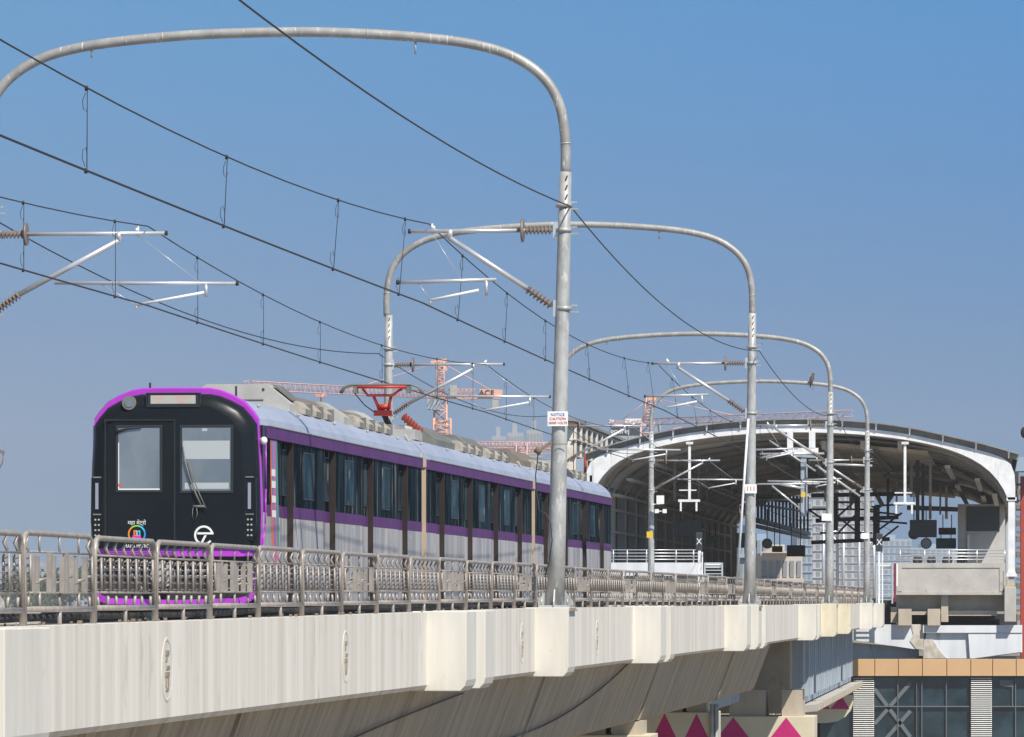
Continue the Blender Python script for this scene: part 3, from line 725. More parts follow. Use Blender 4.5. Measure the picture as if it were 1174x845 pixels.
    # beige end post facing the camera (carriages 2 and 3)
    if ci:
        m = MB(); m.box(HW-.18, HW+.02, y0-.02, y0+.05, -.05, 2.86); m.box(HW-.05, HW+.03, y0-.06, y0+.04, 2.80, 2.98); TB(m, 'end_post', 'beige', core)
    if ci < 2:
        m = MB(); m.box(-1.15, 1.15, y1-.02, y1+.52, .1, 3.1); TB(m, 'gangway', 'rubber', core)
        m = MB(); m.box(1.34, 1.47, y1+.0, y1+.12, 2.88, 3.10); m.tube([(1.3, y1, 3.08), (1.15, y1-.5, 3.45)], .03, 5); m.tube([(1.35, y1+.25, 3.02), (1.2, y1+.3, 3.30)], [.07, .02], 6); TB(m, 'roof_lamp', 'equip', core)
    else:
        m = MB(); m.box(-HW+.1, HW-.1, y1, y1+.3, 0, 3.3); TB(m, 'rear_cab', 'train_black', core)
# coloured ribbon pasted behind the cab
m_ = [(.95, 'orange_tape'), (1.12, 'blue_tape'), (1.34, 'pink_tape'), (1.56, 'green_tape')]
car0 = children(tr)[0]
for i, (a, mm) in enumerate(m_):
    m = MB(); m.add([(HW+.006, a-.02, 2.75), (HW+.006, a+.19, 2.75), (HW+.006, a+.45, .3 if i == 2 else .9), (HW+.006, a+.24, .3 if i == 2 else .9), (HW+.002, a-.02, 2.75), (HW+.002, a+.19, 2.75), (HW+.002, a+.45, .3 if i == 2 else .9), (HW+.002, a+.24, .3 if i == 2 else .9)], [(0, 1, 2, 3), (4, 7, 6, 5), (0, 4, 5, 1), (1, 5, 6, 2), (2, 6, 7, 3), (3, 7, 4, 0)])
    TB(m, 'ribbon', mm, car0)
m = MB()
for z in (2.2, 2.0, 1.75, 1.5): m.box(HW+.008, HW+.012, 1.06+(2.78-z)*.1, 1.46+(2.78-z)*.1, z-.07, z+.05)
TB(m, 'ribbon_print', 'white_plain', car0)
# roof equipment
def ac(ya, yb, top=3.92, mm='equip', wtop=.55, wbot=.98, name='roof_unit'):
    m = MB(); sec = [(-wbot, 3.40), (wbot, 3.40), (wbot, 3.56), (wtop, top), (-wtop, top), (-wbot, 3.56)]
    m.loft([[Vector((x, y, z)) for x, z in sec] for y in (ya, yb)], caps=True)
    o = TB(m, name, mm)
    m = MB()
    y = ya+.35
    while y < yb-.2:
        m.box(wtop*-.8, wtop*.8, y, y+.10, top+.001, top+.02); y += .35
    m.v = [Vector((v.x, v.y, v.z+ZO)) for v in m.v]; m.build('slat', 'equip_dark', o, local=True)
    m = MB(); m.box(-wtop*.9, wtop*.9, ya-.012, ya-.002, 3.62, 3.635); m.box(-.015, .015, ya-.012, ya-.002, 3.45, top-.04)
    for q in (-1, 1): m.box(q*wtop*.9-.02, q*wtop*.9+.02, ya-.014, ya-.002, top-.12, top-.08)
    m.v = [Vector((v.x, v.y, v.z+ZO)) for v in m.v]; m.build('panel_seam', 'seal', o, local=True)
    return o
def lumps(ya, yb, o):
    n = max(2, int((yb-ya)/1.3))
    for i in range(n):
        y = ya+(yb-ya)*i/n; m = MB()
        sec = [(.90, 3.42), (1.16, 3.38), (1.16, 3.50), (1.02, 3.63), (.90, 3.63)]
        m.loft([[Vector((x, yy, z)) for x, z in sec] for yy in (y, y+.75)], caps=True)
        m.v = [Vector((v.x, v.y, v.z+ZO)) for v in m.v]; b_ = m.build('side_box', 'cream_box', o, local=True, bevel=.01)
        m = MB(); m.box(.95, 1.18, y+.80, y+.84, 3.38, 3.60); m.tube([(1.06, y+.75, 3.46), (1.06, y+1.25, 3.46)], .025, 6); m.tube([(1.10, y+1.0, 3.38), (1.10, y+1.0, 3.50)], .03, 6)
        for q in range(3): m.box(1.155, 1.168, y+.12+q*.2, y+.22+q*.2, 3.405, 3.485)
        m.v = [Vector((v.x, v.y, v.z+ZO)) for v in m.v]; m.build('box_fitting', 'equip_dark', b_, local=True)
u = ac(6.4, 7.9); lumps(7.0, 11.2, u)
m = MB(); m.prism([(.62, 6.7, 3.9+ZO), (.95, 6.9, 3.62+ZO), (.95, 7.9, 3.62+ZO), (.62, 7.9, 3.9+ZO)], (.02, 0, .02)); m.build('grille', 'equip_dark', u, local=True)
u = ac(7.9, 11.5, 3.78, 'equip_brown', .7)
u = ac(13.4, 14.6, 3.86, 'equip', .5); lumps(14.3, 19.6, u); u = ac(14.6, 17.6, 3.74, 'equip_brown', .7)
u = ac(17.6, 19.4, 3.84, 'equip', .55); 
u = ac(26.4+1.6, 31.2, 3.86, 'equip_dark', .55); lumps(31.5, 36, u); u = ac(31.2, 34.6, 3.74, 'equip_dark', .7); u = ac(34.6, 38.5, 3.86, 'equip_dark', .6); lumps(37, 42, u); 
u = ac(39.5, 42.4, 3.72, 'equip_brown', .75)
u = ac(46.0, 50.5, 3.84, 'equip_brown', .6, name='roof_unit'); lumps(48, 53, u); u = ac(52, 55, 3.72, 'equip', .75); u = ac(56.5, 59.8, 3.84, 'equip', .6); lumps(57, 62, u)
m = MB()
for i in range(4): m.tube([(.78, 24.3+i*.3, 3.6), (.78, 24.3+i*.3, 3.74)], .035, 8)
m.box(.45, 1.0, 24.2, 25.4, 3.44, 3.66); m.box(-.9, .4, 25.4, 27.6, 3.44, 3.80); TB(m, 'switch_box', 'equip')
# pantograph
YP = 26.1
m = MB()
m.box(-.75, .75, YP-.4, YP+.5, 3.48, 3.53); pb = TB(m, 'pantograph', 'panto_red')
def R_(name, mm, fn):
    m = MB(); fn(m); TB(m, name, mm, pb)
R_('lower_arm', 'rubber', lambda m: m.tube([(.18, YP+.9, 3.62), (.0, YP+.2, 4.15)], [.075, .06], 8))
R_('upper_arm', 'panto_red', lambda m: (m.tube([(-.04, YP+.2, 4.13), (-.13, YP-.1, 4.42)], .035, 8), m.tube([(.14, YP+.2, 4.13), (.24, YP-.1, 4.42)], .035, 8), m.tube([(-.1, YP+.2, 4.22), (.2, YP+.2, 4.22)], .06, 10),
    m.tube([(-.36, YP-.2, 4.60), (-.26, YP-.15, 4.45), (.28, YP-.15, 4.45), (.50, YP-.2, 4.60)], .03, 8), m.tube([(-.50, YP-.2, 4.63), (.62, YP-.2, 4.63)], .03, 8), m.box(-.16, .22, YP+.1, YP+.3, 4.02, 4.14)))
R_('collector_strip', 'equip_dark', lambda m: (m.tube([(-.85, YP-.3, 4.50), (-.78, YP-.3, 4.62), (-.62, YP-.3, 4.68), (.70, YP-.3, 4.68), (.86, YP-.3, 4.62), (.93, YP-.3, 4.50)], .022, 8), m.tube([(-.85, YP, 4.50), (-.78, YP, 4.62), (-.62, YP, 4.68), (.70, YP, 4.68), (.86, YP, 4.62), (.93, YP, 4.50)], .022, 8),
    m.box(-.56, -.48, YP-.3, YP, 4.50, 4.66), m.box(.60, .68, YP-.3, YP, 4.50, 4.66)))
R_('arrester', 'red_insul', lambda m: m.loft([[Vector((.62+.38*f, YP-1.0+.2*f, 3.98-.36*f))+Vector((math.cos(w)*r*.6, math.sin(w)*r*.7, math.cos(w)*r*.8)) for w in [2*math.pi*k/12 for k in range(12)]] for f, r in [(i/14, .10 if i % 2 else .06) for i in range(15)]], caps=True, smooth=False))
R_('insulator', 'red_insul', lambda m: [m.tube([(x, YP+y, 3.42), (x, YP+y, 3.60)], .08, 8) for x in (-.6, .6) for y in (-.3, .4)])
R_('cable', 'wire', lambda m: m.tube([(-.15, YP+.1, 4.1), (-.35, YP, 4.25), (-.58, YP-.2, 4.55)], .012, 4))
# cab front
def fx(x): return (x-202.5)/67.9
def fz(y): return (HY-y)/67.9
face = [(HW, .885), (HW+.01, 1.5), (HW-.01, 2.3), (HW-.04, 2.85), (HW-.05, 3.08), (HW-.13, 3.20), (1.17, 3.37), (.97, 3.48), (.76, 3.565), (.58, 3.60), (.0, 3.605)]
full = face+[(-x, z) for x, z in face[::-1][1:]]
def ring(y, ix, iz, zc=.80, sx=0, hw=HW):
    out = []
    for x, z in full:
        zz = z if z < .9 else z-iz*min(1, max(0, (z-1.2)/1.9))
        out.append(Vector((x*(1-ix/hw), y, zz)))
    return out
m = MB(); m.loft([ring(.16, 0, .0), ring(.10, 0, 0), ring(.0, .0, .0), ring(-.03, .006, .02)], closed=False, smooth=True); m.loft([ring(-.03, .006, .02), ring(-.025, .014, .105)], closed=False); cab = TB(m, 'cab_trim', 'train_magenta')
m = MB(); m.loft([ring(.02, .010, .105), ring(-.09, .022, .11), ring(-.19, .07, .14), ring(-.26, .14, .20), ring(-.30, .25, .30)], closed=False, smooth=True)
r = ring(-.30, .25, .30); m.add(r, [tuple(range(len(r)))]); cb = TB(m, 'cab_front', 'train_black')
YF = -.30
m = MB(); m.box(-HW+.16, HW-.16, -.22, .6, .76, .90); TB(m, 'bumper_trim', 'train_magenta', cb)
m = MB(); bt = [Vector((-HW+.03, .0, .86)), Vector((-HW+.15, -.18, .82)), Vector((-HW+.35, -.27, .815)), Vector((HW-.35, -.27, .815)), Vector((HW-.15, -.18, .82)), Vector((HW-.03, .0, .86))]
for a, b in zip(bt[:-1], bt[1:]): m.hexa([a+Vector((0, 0, -.065)), b+Vector((0, 0, -.065)), b+Vector((0, .06, -.065)), a+Vector((0, .06, -.065))], [a+Vector((0, 0, .065)), b+Vector((0, 0, .065)), b+Vector((0, .06, .065)), a+Vector((0, .06, .065))])
TB(m, 'waist_trim', 'train_magenta', cb)
m = MB()
prev = None
for x, z in [(-HW+.04, .5), (-HW+.06, .18), (-HW+.16, .05), (-HW+.34, -.0), (0, -.035), (HW-.34, -.0), (HW-.16, .05), (HW-.06, .18), (HW-.04, .5)]:
    p = Vector((x, -.22 if abs(x) < 1.2 else -.14, z))
    if prev is not None: m.rail(prev, p, .06, .10)
    prev = p
TB(m, 'bottom_trim', 'train_magenta', cb)
m = MB(); m.box(-HW+.08, HW-.08, -.08, .7, -.1, .80); TB(m, 'coupler_recess', 'rubber', cb)
m = MB(); m.tube([(fx(190), -.1, fz(660)), (fx(190), -.34, fz(660))], .20, 18); m.tube([(fx(190), -.34, fz(660)), (fx(190), -.5, fz(660))], .12, 14)
for z in (.60, .52, .42): m.tube([(-1.3, -.12, z), (1.3, -.12, z)], .012, 5)
for x in (-.75, .55): m.tube([(x, -.2, .5), (x+.25, -.24, .15), (x+.6, -.22, .3)], .015, 5)
TB(m, 'coupler', 'equip', cb)
def frame_rect(m, x0, x1, z0, z1, w, y0, y1):
    m.box(x0, x1, y0, y1, z0, z0+w); m.box(x0, x1, y0, y1, z1-w, z1); m.box(x0, x0+w, y0, y1, z0+w, z1-w); m.box(x1-w, x1, y0, y1, z0+w, z1-w)
# evacuation door outline + seam
m = MB(); frame_rect(m, fx(123), fx(205), fz(636), fz(481), .012, YF-.006, YF); TB(m, 'evacuation_door', 'rubber', cb)
m = MB(); frame_rect(m, fx(124), fx(204), fz(634), fz(482.5), .010, YF-.014, YF-.002); TB(m, 'door_edge', 'seal', cb)
for (a, b, c, d, nm) in ((136, 190, 565, 488, 'windscreen'), (210, 272, 566, 488, 'windscreen')):
    m = MB(); frame_rect(m, fx(a), fx(b), fz(c), fz(d), .045, YF-.014, YF+.002); fo = TB(m, 'windscreen_frame', 'seal', cb, bevel=.006)
    m = MB(); m.box(fx(a)+.045, fx(b)-.045, YF-.008, YF-.001, fz(c)+.045, fz(d)-.045); TB(m, nm, 'cab_glass', cb)
m = MB(); m.box(fx(214), fx(268), YF-.010, YF-.006, fz(527), fz(506)); m.box(fx(216), fx(267), YF-.010, YF-.006, fz(561), fz(554)); m.box(fx(236), fx(242), YF-.010, YF-.006, fz(495), fz(492)); TB(m, 'sun_blind', 'blind', cb)
m = MB(); m.box(fx(139), fx(187), YF-.010, YF-.006, fz(563), fz(560.5)); m.box(fx(138.4), fx(140), YF-.010, YF-.006, fz(561), fz(508)); TB(m, 'interior_sill', 'white_plain', cb)
m = MB(); m.tube([(fx(141), YF-.012, fz(556.5)), (fx(141), YF-.006, fz(556.5))], .03, 8); TB(m, 'red_light', 'sign_red', cb)
# wipers
m = MB(); W = [(216, 526), (222, 548), (229, 566), (236, 581)]
m.tube([(fx(x), YF-.05, fz(y)) for x, y in W], .014, 5); m.tube([(fx(x+5), YF-.055, fz(y+2)) for x, y in W], .010, 5); m.tube([(fx(214), YF-.03, fz(512)), (fx(217), YF-.04, fz(530)), (fx(223), YF-.03, fz(556))], .013, 5)
m.tube([(fx(226), YF-.04, fz(581)), (fx(240), YF-.04, fz(581))], .022, 6); m.tube([(fx(226), YF-.04, fz(582)), (fx(225), YF-.04, fz(592)), (fx(228), YF-.04, fz(597)), (fx(231), YF-.04, fz(590)), (fx(230), YF-.04, fz(582))], .007, 5)
TB(m, 'wiper', 'equip_dark', cb)
m = MB(); m.tube([(fx(137), YF-.02, fz(496)), (fx(150), YF-.03, fz(492)), (fx(166), YF-.03, fz(491))], [.03, .02, .012], 5); TB(m, 'wiper', 'rubber', cb)
# destination display
m = MB(); frame_rect(m, fx(171), fx(234), fz(467.5), fz(451), .016, YF-.02, YF+.1); TB(m, 'display_frame', 'seal', cb, bevel=.006)
m = MB(); m.box(fx(173), fx(232), YF-.004, YF+.1, fz(466), fz(452)); dp = TB(m, 'display_case', 'seal', cb); m = MB(); m.box(fx(176.5), fx(228.5), YF-.006, YF-.003, fz(463.6), fz(454)); dp = TB(m, 'display', 'display', cb)
for s, x, y in (('PUNE', 186, 456.3), ('METRO', 213, 456.3), ('01', 187, 461.2), ('TRN', 212, 461.2)):
    o = text(s, 'display_lettering', 'led', dp, (fx(x), YF-.0075, fz(y)+ZO), .06, sx=1.25, thick=.001)
m = MB(); m.tube([(fx(151.5), YF+.12, fz(462.5)), (fx(151.5), YF-.02, fz(462.5))], .118, 20); o = TB(m, 'marker_lamp', 'equip_dark', cb)
m = MB(); m.tube([(fx(151.5), YF-.02, fz(462.5)), (fx(151.5), YF-.03, fz(462.5))], .075, 16); TB(m, 'marker_lens', 'cab_glass', cb)
# headlights
for s in (-1, 1):
    xx = s*1.30; 
    m = MB()
    q = [(xx-.10*1, fz(548)), (xx+.10, fz(545)), (xx+.11, fz(618)), (xx-.06*1, fz(621)), (xx-.11, fz(600))] if s < 0 else [(xx+.10, fz(548)), (xx-.10, fz(545)), (xx-.11, fz(618)), (xx+.06, fz(621)), (xx+.11, fz(600))]
    m.prism([Vector((x, YF+.02, z)) for x, z in q], (0, .2, 0)); hl = TB(m, 'headlight', 'train_black', cb)
    m = MB(); m.box(xx-.03, xx+.022, YF+.005, YF+.03, fz(584), fz(554)); TB(m, 'light_bar', 'lamp_glass', cb)
    m = MB()
    for z in (fz(596), fz(602), fz(608), fz(614)):
        for d in (-.03, .03): m.tube([(xx+d, YF+.03, z), (xx+d, YF+.008, z)], .017, 8)
    TB(m, 'lamp_cluster', 'equip', cb)
    m = MB()
    for z in (fz(547.5), fz(590)): m.box(xx-.07, xx+.07, YF+.004, YF+.018, z-.012, z+.012)
    TB(m, 'lamp_divider', 'equip_dark', cb)
# emblems on the front
def ringarc(m, cx, cz, r, w, a0, a1, y0, y1, n=14):
    for i in range(n):
        p = a0+(a1-a0)*i/n; q = a0+(a1-a0)*(i+1)/n
        pts = [(cx+math.cos(p)*(r-w), y0, cz+math.sin(p)*(r-w)), (cx+math.cos(p)*r, y0, cz+math.sin(p)*r), (cx+math.cos(q)*r, y0, cz+math.sin(q)*r), (cx+math.cos(q)*(r-w), y0, cz+math.sin(q)*(r-w))]
        m.prism(pts, (0, y1-y0, 0))
lx, lz = fx(160.5), fz(612.5); rr = .152
for mm, a0, a1 in (('logo_orange', 130, 235), ('logo_green', 75, 130), ('logo_cyan', 25, 75), ('logo_blue', -45, 25), ('logo_pink', -125, -45)):
    m = MB(); ringarc(m, lx, lz, rr, .026, R(a0), R(a1), YF-.006, YF-.001, 8); TB(m, 'round_emblem', mm, cb)
for mm, q in (('logo_orange', (-.055, -.01, .0, .065)), ('logo_cyan', (.0, -.01, .06, .06))):
    m = MB(); frame_rect(m, lx+q[0], lx+q[2], lz+q[1]-.03, lz+q[3], .02, YF-.006, YF-.001); TB(m, 'round_emblem', mm, cb)
m = MB(); m.box(lx-.075, lx+.07, YF-.007, YF-.002, lz-.085, lz-.025); TB(m, 'round_emblem', 'logo_pink', cb)
text('महा मेट्रो', 'lettering', 'white_plain', cb, (lx, YF-.004, fz(599.8)+ZO), .095, sx=.95, thick=.002)
text('MAHA METRO', 'lettering', 'white_plain', cb, (lx, YF-.004, fz(626.5)+ZO), .085, sx=.8, thick=.002)
wx, wz = fx(238), fz(614)
m = MB(); ringarc(m, wx, wz, .165, .035, R(18), R(322), YF-.006, YF-.001, 24)
m.box(wx-.11, wx+.165, YF-.0065, YF-.0015, wz+.015, wz+.05); m.prism([(wx+.01, YF-.0075, wz+.0), (wx+.05, YF-.0075, wz+.0), (wx-.03, YF-.0075, wz-.155), (wx-.07, YF-.0075, wz-.155)], (0, .005, 0))
TB(m, 'white_emblem', 'white_plain', cb)
m = MB(); m.tube([(HW-.02, .1, 2.72), (HW+.08, .02, 2.72)], .03, 6); blob(m, Vector((HW+.05, -.02, 2.70)), .06, .06, .07); TB(m, 'side_lamp', 'white_plain', cb)
m = MB(); m.tube([(-.5, .3, 3.55), (-.5, .3, 3.7)], .02, 5); TB(m, 'roof_aerial', 'rubber', cb)
# magenta corner sweep on the right cab edge
m = MB(); pts = [(HW+.006, .50, 2.70), (HW+.012, .46, 1.9), (HW+.015, .36, 1.3), (HW+.015, .10, .95), (HW+.0, -.02, .84)]
for a, b in zip(pts[:-1], pts[1:]): m.tube([a, b], .013, 5)
TB(m, 'corner_trim', 'train_magenta', cb)
m = MB(); m.box(HW-.05, HW+.002, .16, .62, -.05, 1.5); TB(m, 'cab_side', 'train_silver', cb)
m = MB(); m.box(HW-.05, HW+.002, .16, .62, 1.5, 2.97); TB(m, 'cab_side_panel', 'train_black', cb)
m = MB(); m.box(-HW-.002, -HW+.05, .16, .62, -.05, 2.97); TB(m, 'cab_side', 'train_silver', cb)
m = MB(); m.box(HW+.002, HW+.012, .62, .95, 1.65, 2.75); TB(m, 'cab_side_window', 'train_glass', cb)

# ------------------------------------------------------------------ station
YS = 266.0; DS = Vector((.0935, 1, 0))
def SPt(x, y, d=0): return P(x, y, YS)+DS*d
st = thing('metro_station', 'large arched metro station hall with white fascia and dark ribbed interior', 'station', SPt(917, 689)+Vector((0, 0, -11)))
outer = [(671, 527), (700, 517), (740, 506), (790, 496), (840, 490.5), (890, 488), (940, 488), (990, 491), (1040, 497), (1090, 508), (1120, 515), (1150, 524), (1164, 527)]
inner = [(684, 556), (692, 541), (705, 530), (722, 521.5), (745, 514), (790, 504.5), (840, 498.5), (890, 495.5), (940, 495.5), (990, 498), (1040, 504), (1075, 511), (1100, 519), (1125, 531), (1143, 547), (1153, 562), (1156, 573)]
gut = [(671, 520), (700, 509.5), (740, 498.5), (790, 488.5), (840, 483), (890, 480), (940, 480), (990, 483), (1040, 489), (1090, 500), (1130, 509), (1168, 520)]
def resample(pts, n):
    L = [0]
    for a, b in zip(pts[:-1], pts[1:]): L.append(L[-1]+math.dist(a, b))
    out = []
    for i in range(n):
        s = L[-1]*i/(n-1); j = 0
        while j < len(L)-2 and L[j+1] < s: j += 1
        t = (s-L[j])/(L[j+1]-L[j]); a, b = pts[j], pts[j+1]
        out.append((a[0]+(b[0]-a[0])*t, a[1]+(b[1]-a[1])*t))
    return out
def smoothp(pts, n):
    r = resample(pts, n)
    for _ in range(2): r = [r[0]]+[((r[i-1][0]+2*r[i][0]+r[i+1][0])/4, (r[i-1][1]+2*r[i][1]+r[i+1][1])/4) for i in range(1, n-1)]+[r[-1]]
    return r
N = 40
o2 = smoothp([(671, 556)]+outer+[(1164, 573)], N); i2 = smoothp(inner, N); g2_ = smoothp(gut, N)
def band(m, A, B, d0, d1):
    for k in range(len(A)-1):
        a = [SPt(*A[k], d0), SPt(*A[k+1], d0), SPt(*B[k+1], d0), SPt(*B[k], d0)]; b = [p+DS*(d1-d0) for p in a]
        m.hexa(a, b)
m = MB(); band(m, o2, i2, 0, .5)
m.prism([SPt(671, 556), SPt(684, 556), SPt(684, 662), SPt(671, 662)], DS*.5)
m.build('fascia', 'white_metal', st)
def column(x0, x1, y0, y1, d, mm='white_metal'):
    m = MB(); m.prism([SPt(x0, y0, d), SPt(x1, y0, d), SPt(x1, y1, d), SPt(x0, y1, d)], DS*.4)
    m.prism([SPt(x0-2, y0-3, d-.05), SPt(x1+2, y0-3, d-.05), SPt(x1+2, y0+1, d-.05), SPt(x0-2, y0+1, d-.05)], DS*.5)
    m.prism([SPt(x0-.5, y1-6, d-.05), SPt(x1+.5, y1-6, d-.05), SPt(x1+3, y1, d-.05), SPt(x0-3, y1, d-.05)], DS*.5)
    return m.build('column', mm, st)
column(1156, 1163.5, 573, 661, .05)
m = MB(); m.prism([SPt(1156, 661, .1), SPt(1163, 661, .1), SPt(1163, 671, .1), SPt(1156, 671, .1)], DS*.3); m.build('column_foot', 'equip', st)
# roof shell + gutter overhang with brackets
LEN = 135
o2r = smoothp(outer, N); o2r = [(g[0], max(o[1]+.8, g[1]+2.2)) for g, o in zip(g2_, o2r)]
m = MB()
gin = [(x, y+1.3) for x, y in g2_]
for k in range(N-1):
    a = [SPt(*g2_[k], -.3), SPt(*g2_[k+1], -.3), SPt(*gin[k+1], -.3), SPt(*gin[k], -.3)]; m.hexa(a, [p+DS*(LEN+.3) for p in a])
m.build('roof', 'roof_top', st)
m = MB(); band(m, gin, o2r, .1, .4); m.build('gutter_board', 'roof_top', st)
m = MB()
for k in range(2, N-1, 3):
    x, y = g2_[k]; m.prism([SPt(x, y+1.4, -.25), SPt(x+2.6, y+1.4, -.25), SPt(x+1.5, y+9, -.12), SPt(x+.5, y+9, -.12)], Vector((0, .1, 0)))
m.build('roof_bracket', 'white_metal', st)
m = MB(); fa = [(x, y-4.0) for x, y in i2]
for k in range(N-1):
    a = [SPt(*i2[k], .55), SPt(*i2[k+1], .55), SPt(*fa[k+1], .55), SPt(*fa[k], .55)]; m.hexa(a, [p+DS*LEN for p in a])
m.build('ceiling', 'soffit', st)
# ribs
for j in range(1, 17):
    m = MB(); rib_in = [(x+ (4 if k < 9 else (-3 if k > 32 else 0)), y+ (1.5+ (2.5 if k < 12 else 0))) for k, (x, y) in enumerate(i2)]
    band(m, i2, rib_in, j*8, j*8+1.3 if j > 2 else j*8+1.6)
    m.prism([SPt(680, 556, j*8), SPt(689, 556, j*8), SPt(689, 690, j*8), SPt(680, 690, j*8)], DS*1.6)
    if j > 6: m.prism([SPt(1151, 573, j*8), SPt(1157, 573, j*8), SPt(1157, 690, j*8), SPt(1151, 690, j*8)], DS*.6)
    m.build('rib', 'rib', st)
# ceiling planks stepping down right of the centre
m = MB()
for i in range(24):
    d = 4+i*5.0
    m.prism([SPt(936, 503.5, d), SPt(1062, 514, d), SPt(1062, 517, d), SPt(936, 506.5, d)], DS*3.4)
m.build('ceiling_panel', 'conc_tan', st)
m = MB()
for x in (940, 985, 1028): m.prism([SPt(x, 504, 2), SPt(x+5, 504, 2), SPt(x+5, 513, 2), SPt(x, 513, 2)], DS*120)
m.build('ceiling_beam', 'rib', st)
# left wall, right partial wall
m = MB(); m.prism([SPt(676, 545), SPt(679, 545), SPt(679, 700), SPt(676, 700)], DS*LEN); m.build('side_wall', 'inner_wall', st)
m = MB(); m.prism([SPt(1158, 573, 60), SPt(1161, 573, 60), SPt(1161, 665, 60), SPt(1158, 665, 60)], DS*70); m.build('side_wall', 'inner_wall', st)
m = MB(); 
for y in (580, 606): m.prism([SPt(689, y, .5), SPt(691, y, .5), SPt(691, y+3, .5), SPt(689, y+3, .5)], DS*120)
m.build('wall_rail', 'rib', st)
# platforms
m = MB(); m.prism([SPt(676, 658, .3), SPt(806, 658, .3), SPt(806, 712, .3), SPt(676, 712, .3)], DS*LEN); m.build('platform', 'conc_grey', st)
m = MB(); m.prism([SPt(690, 645, 0), SPt(806, 645, 0), SPt(806, 660, 0), SPt(690, 660, 0)], Vector((0, .3, 0))); m.build('platform_end_wall', 'white_wall', st)
m = MB(); m.prism([SPt(1029, 645.5, 0), SPt(1150, 645.5, 0), SPt(1150, 682, 0), SPt(1029, 682, 0)], DS*1.2); 
pe = m.build('platform_end_beam', 'conc_grey', st, bevel=.03)
m = MB(); m.prism([SPt(1024, 679, -.1), SPt(1154, 679, -.1), SPt(1154, 682, -.1), SPt(1024, 682, -.1)], DS*1.3); m.prism([SPt(1028, 645.5, -.04), SPt(1150, 645.5, -.04), SPt(1150, 651, -.04), SPt(1028, 651, -.04)], DS*.03); m.prism([SPt(1146, 651, -.04), SPt(1150, 651, -.04), SPt(1150, 678, -.04), SPt(1146, 678, -.04)], DS*.03); m.prism([SPt(1028, 651, -.04), SPt(1034, 651, -.04), SPt(1034, 678, -.04), SPt(1028, 678, -.04)], DS*.03)
m.build('beam_edge', 'conc_grey', st)
m = MB(); m.prism([SPt(1035, 655, 1.2), SPt(1153, 655, 1.2), SPt(1153, 684, 1.2), SPt(1035, 684, 1.2)], DS*LEN*.8); m.build('platform', 'conc_grey', st)
# recess below the beam
m = MB(); m.prism([SPt(1027, 682, .9), SPt(1152, 682, .9), SPt(1152, 701, .9), SPt(1027, 701, .9)], DS*.4); m.build('recess_wall', 'conc_tan', st)
m = MB()
for (a, b, c, d, dd) in ((1030, 1045, 698, 717, 0), (1063.5, 1078, 698, 717, 0), (1079, 1087, 682, 713, .3), (1021, 1029, 696, 714, .5)): m.prism([SPt(a, c, dd), SPt(b, c, dd), SPt(b, d, dd), SPt(a, d, dd)], DS*2.0)
m.prism([SPt(1045, 701, .4), SPt(1063, 701, .4), SPt(1063, 705, .4), SPt(1045, 705, .4)], DS*1.0); m.prism([SPt(1087, 700, .6), SPt(1143, 700, .6), SPt(1143, 706, .6), SPt(1087, 706, .6)], DS*1.0)
m.build('support_block', 'conc_tan', st)
m = MB(); m.prism([SPt(1151.5, 673, -.3), SPt(1165, 673, -.3), SPt(1165, 713, -.3), SPt(1151.5, 713, -.3)], DS*2.2); m.build('pedestal', 'conc_grey', st, bevel=.03)
m = MB(); m.prism([SPt(1152.5, 671, -.25), SPt(1163.5, 671, -.25), SPt(1163.5, 673.4, -.25), SPt(1152.5, 673.4, -.25)], DS*2.0); m.build('brick_course', 'tan_panel', st)
m = MB(); m.prism([SPt(985, 686, 3.2), SPt(1026, 686, 3.2), SPt(1026, 720, 3.2), SPt(985, 720, 3.2)], DS*.4); m.prism([SPt(1027, 704, 3), SPt(1166, 704, 3), SPt(1166, 718, 3), SPt(1027, 718, 3)], DS*.4); m.build('gap_shade_sheet', 'dark_gap', st)  # near-black sheets, the gap's shade put into their colour
# white painted cross beams under the platform
m = MB(); m.prism([SPt(925, 716, .5), SPt(1062, 716, .5), SPt(1060, 745.5, .5), SPt(1056, 745.5, .5), SPt(925, 726, .5)], DS*3)
m.prism([SPt(925, 733, 1.5), SPt(1052, 744, 1.5), SPt(1052, 757, 1.5), SPt(925, 757, 1.5)], DS*2)
m.build('cross_beam', 'white_wall', st)
m = MB(); m.prism([SPt(1058, 717, .25), SPt(1172, 717, .25), SPt(1172, 725.5, .25), SPt(1058, 725.5, .25)], DS*5)
m.prism([SPt(1058, 725.5, .5), SPt(1172, 725.5, .5), SPt(1172, 748, .5), SPt(1110, 757, .5), SPt(1058, 757, .5)], DS*3)
m.prism([SPt(1110, 726, .3), SPt(1171, 726, .3), SPt(1171, 747.5, .3), SPt(1112, 755.5, .3)], DS*.7)
m.build('cross_beam', 'white_wall', st)
m = MB(); m.prism([SPt(1044, 716.5, .46), SPt(1060, 716.5, .46), SPt(1058.5, 745, .46), SPt(1050, 744, .46), SPt(1043, 735, .46), SPt(1047, 727, .46)], DS*.03)
m.prism([SPt(1058.5, 733, .46), SPt(1069, 733, .46), SPt(1076, 745, .46), SPt(1086, 756, .46), SPt(1058.5, 756, .46)], DS*.03); m.build('bare_plaster', 'plaster_bare', st)
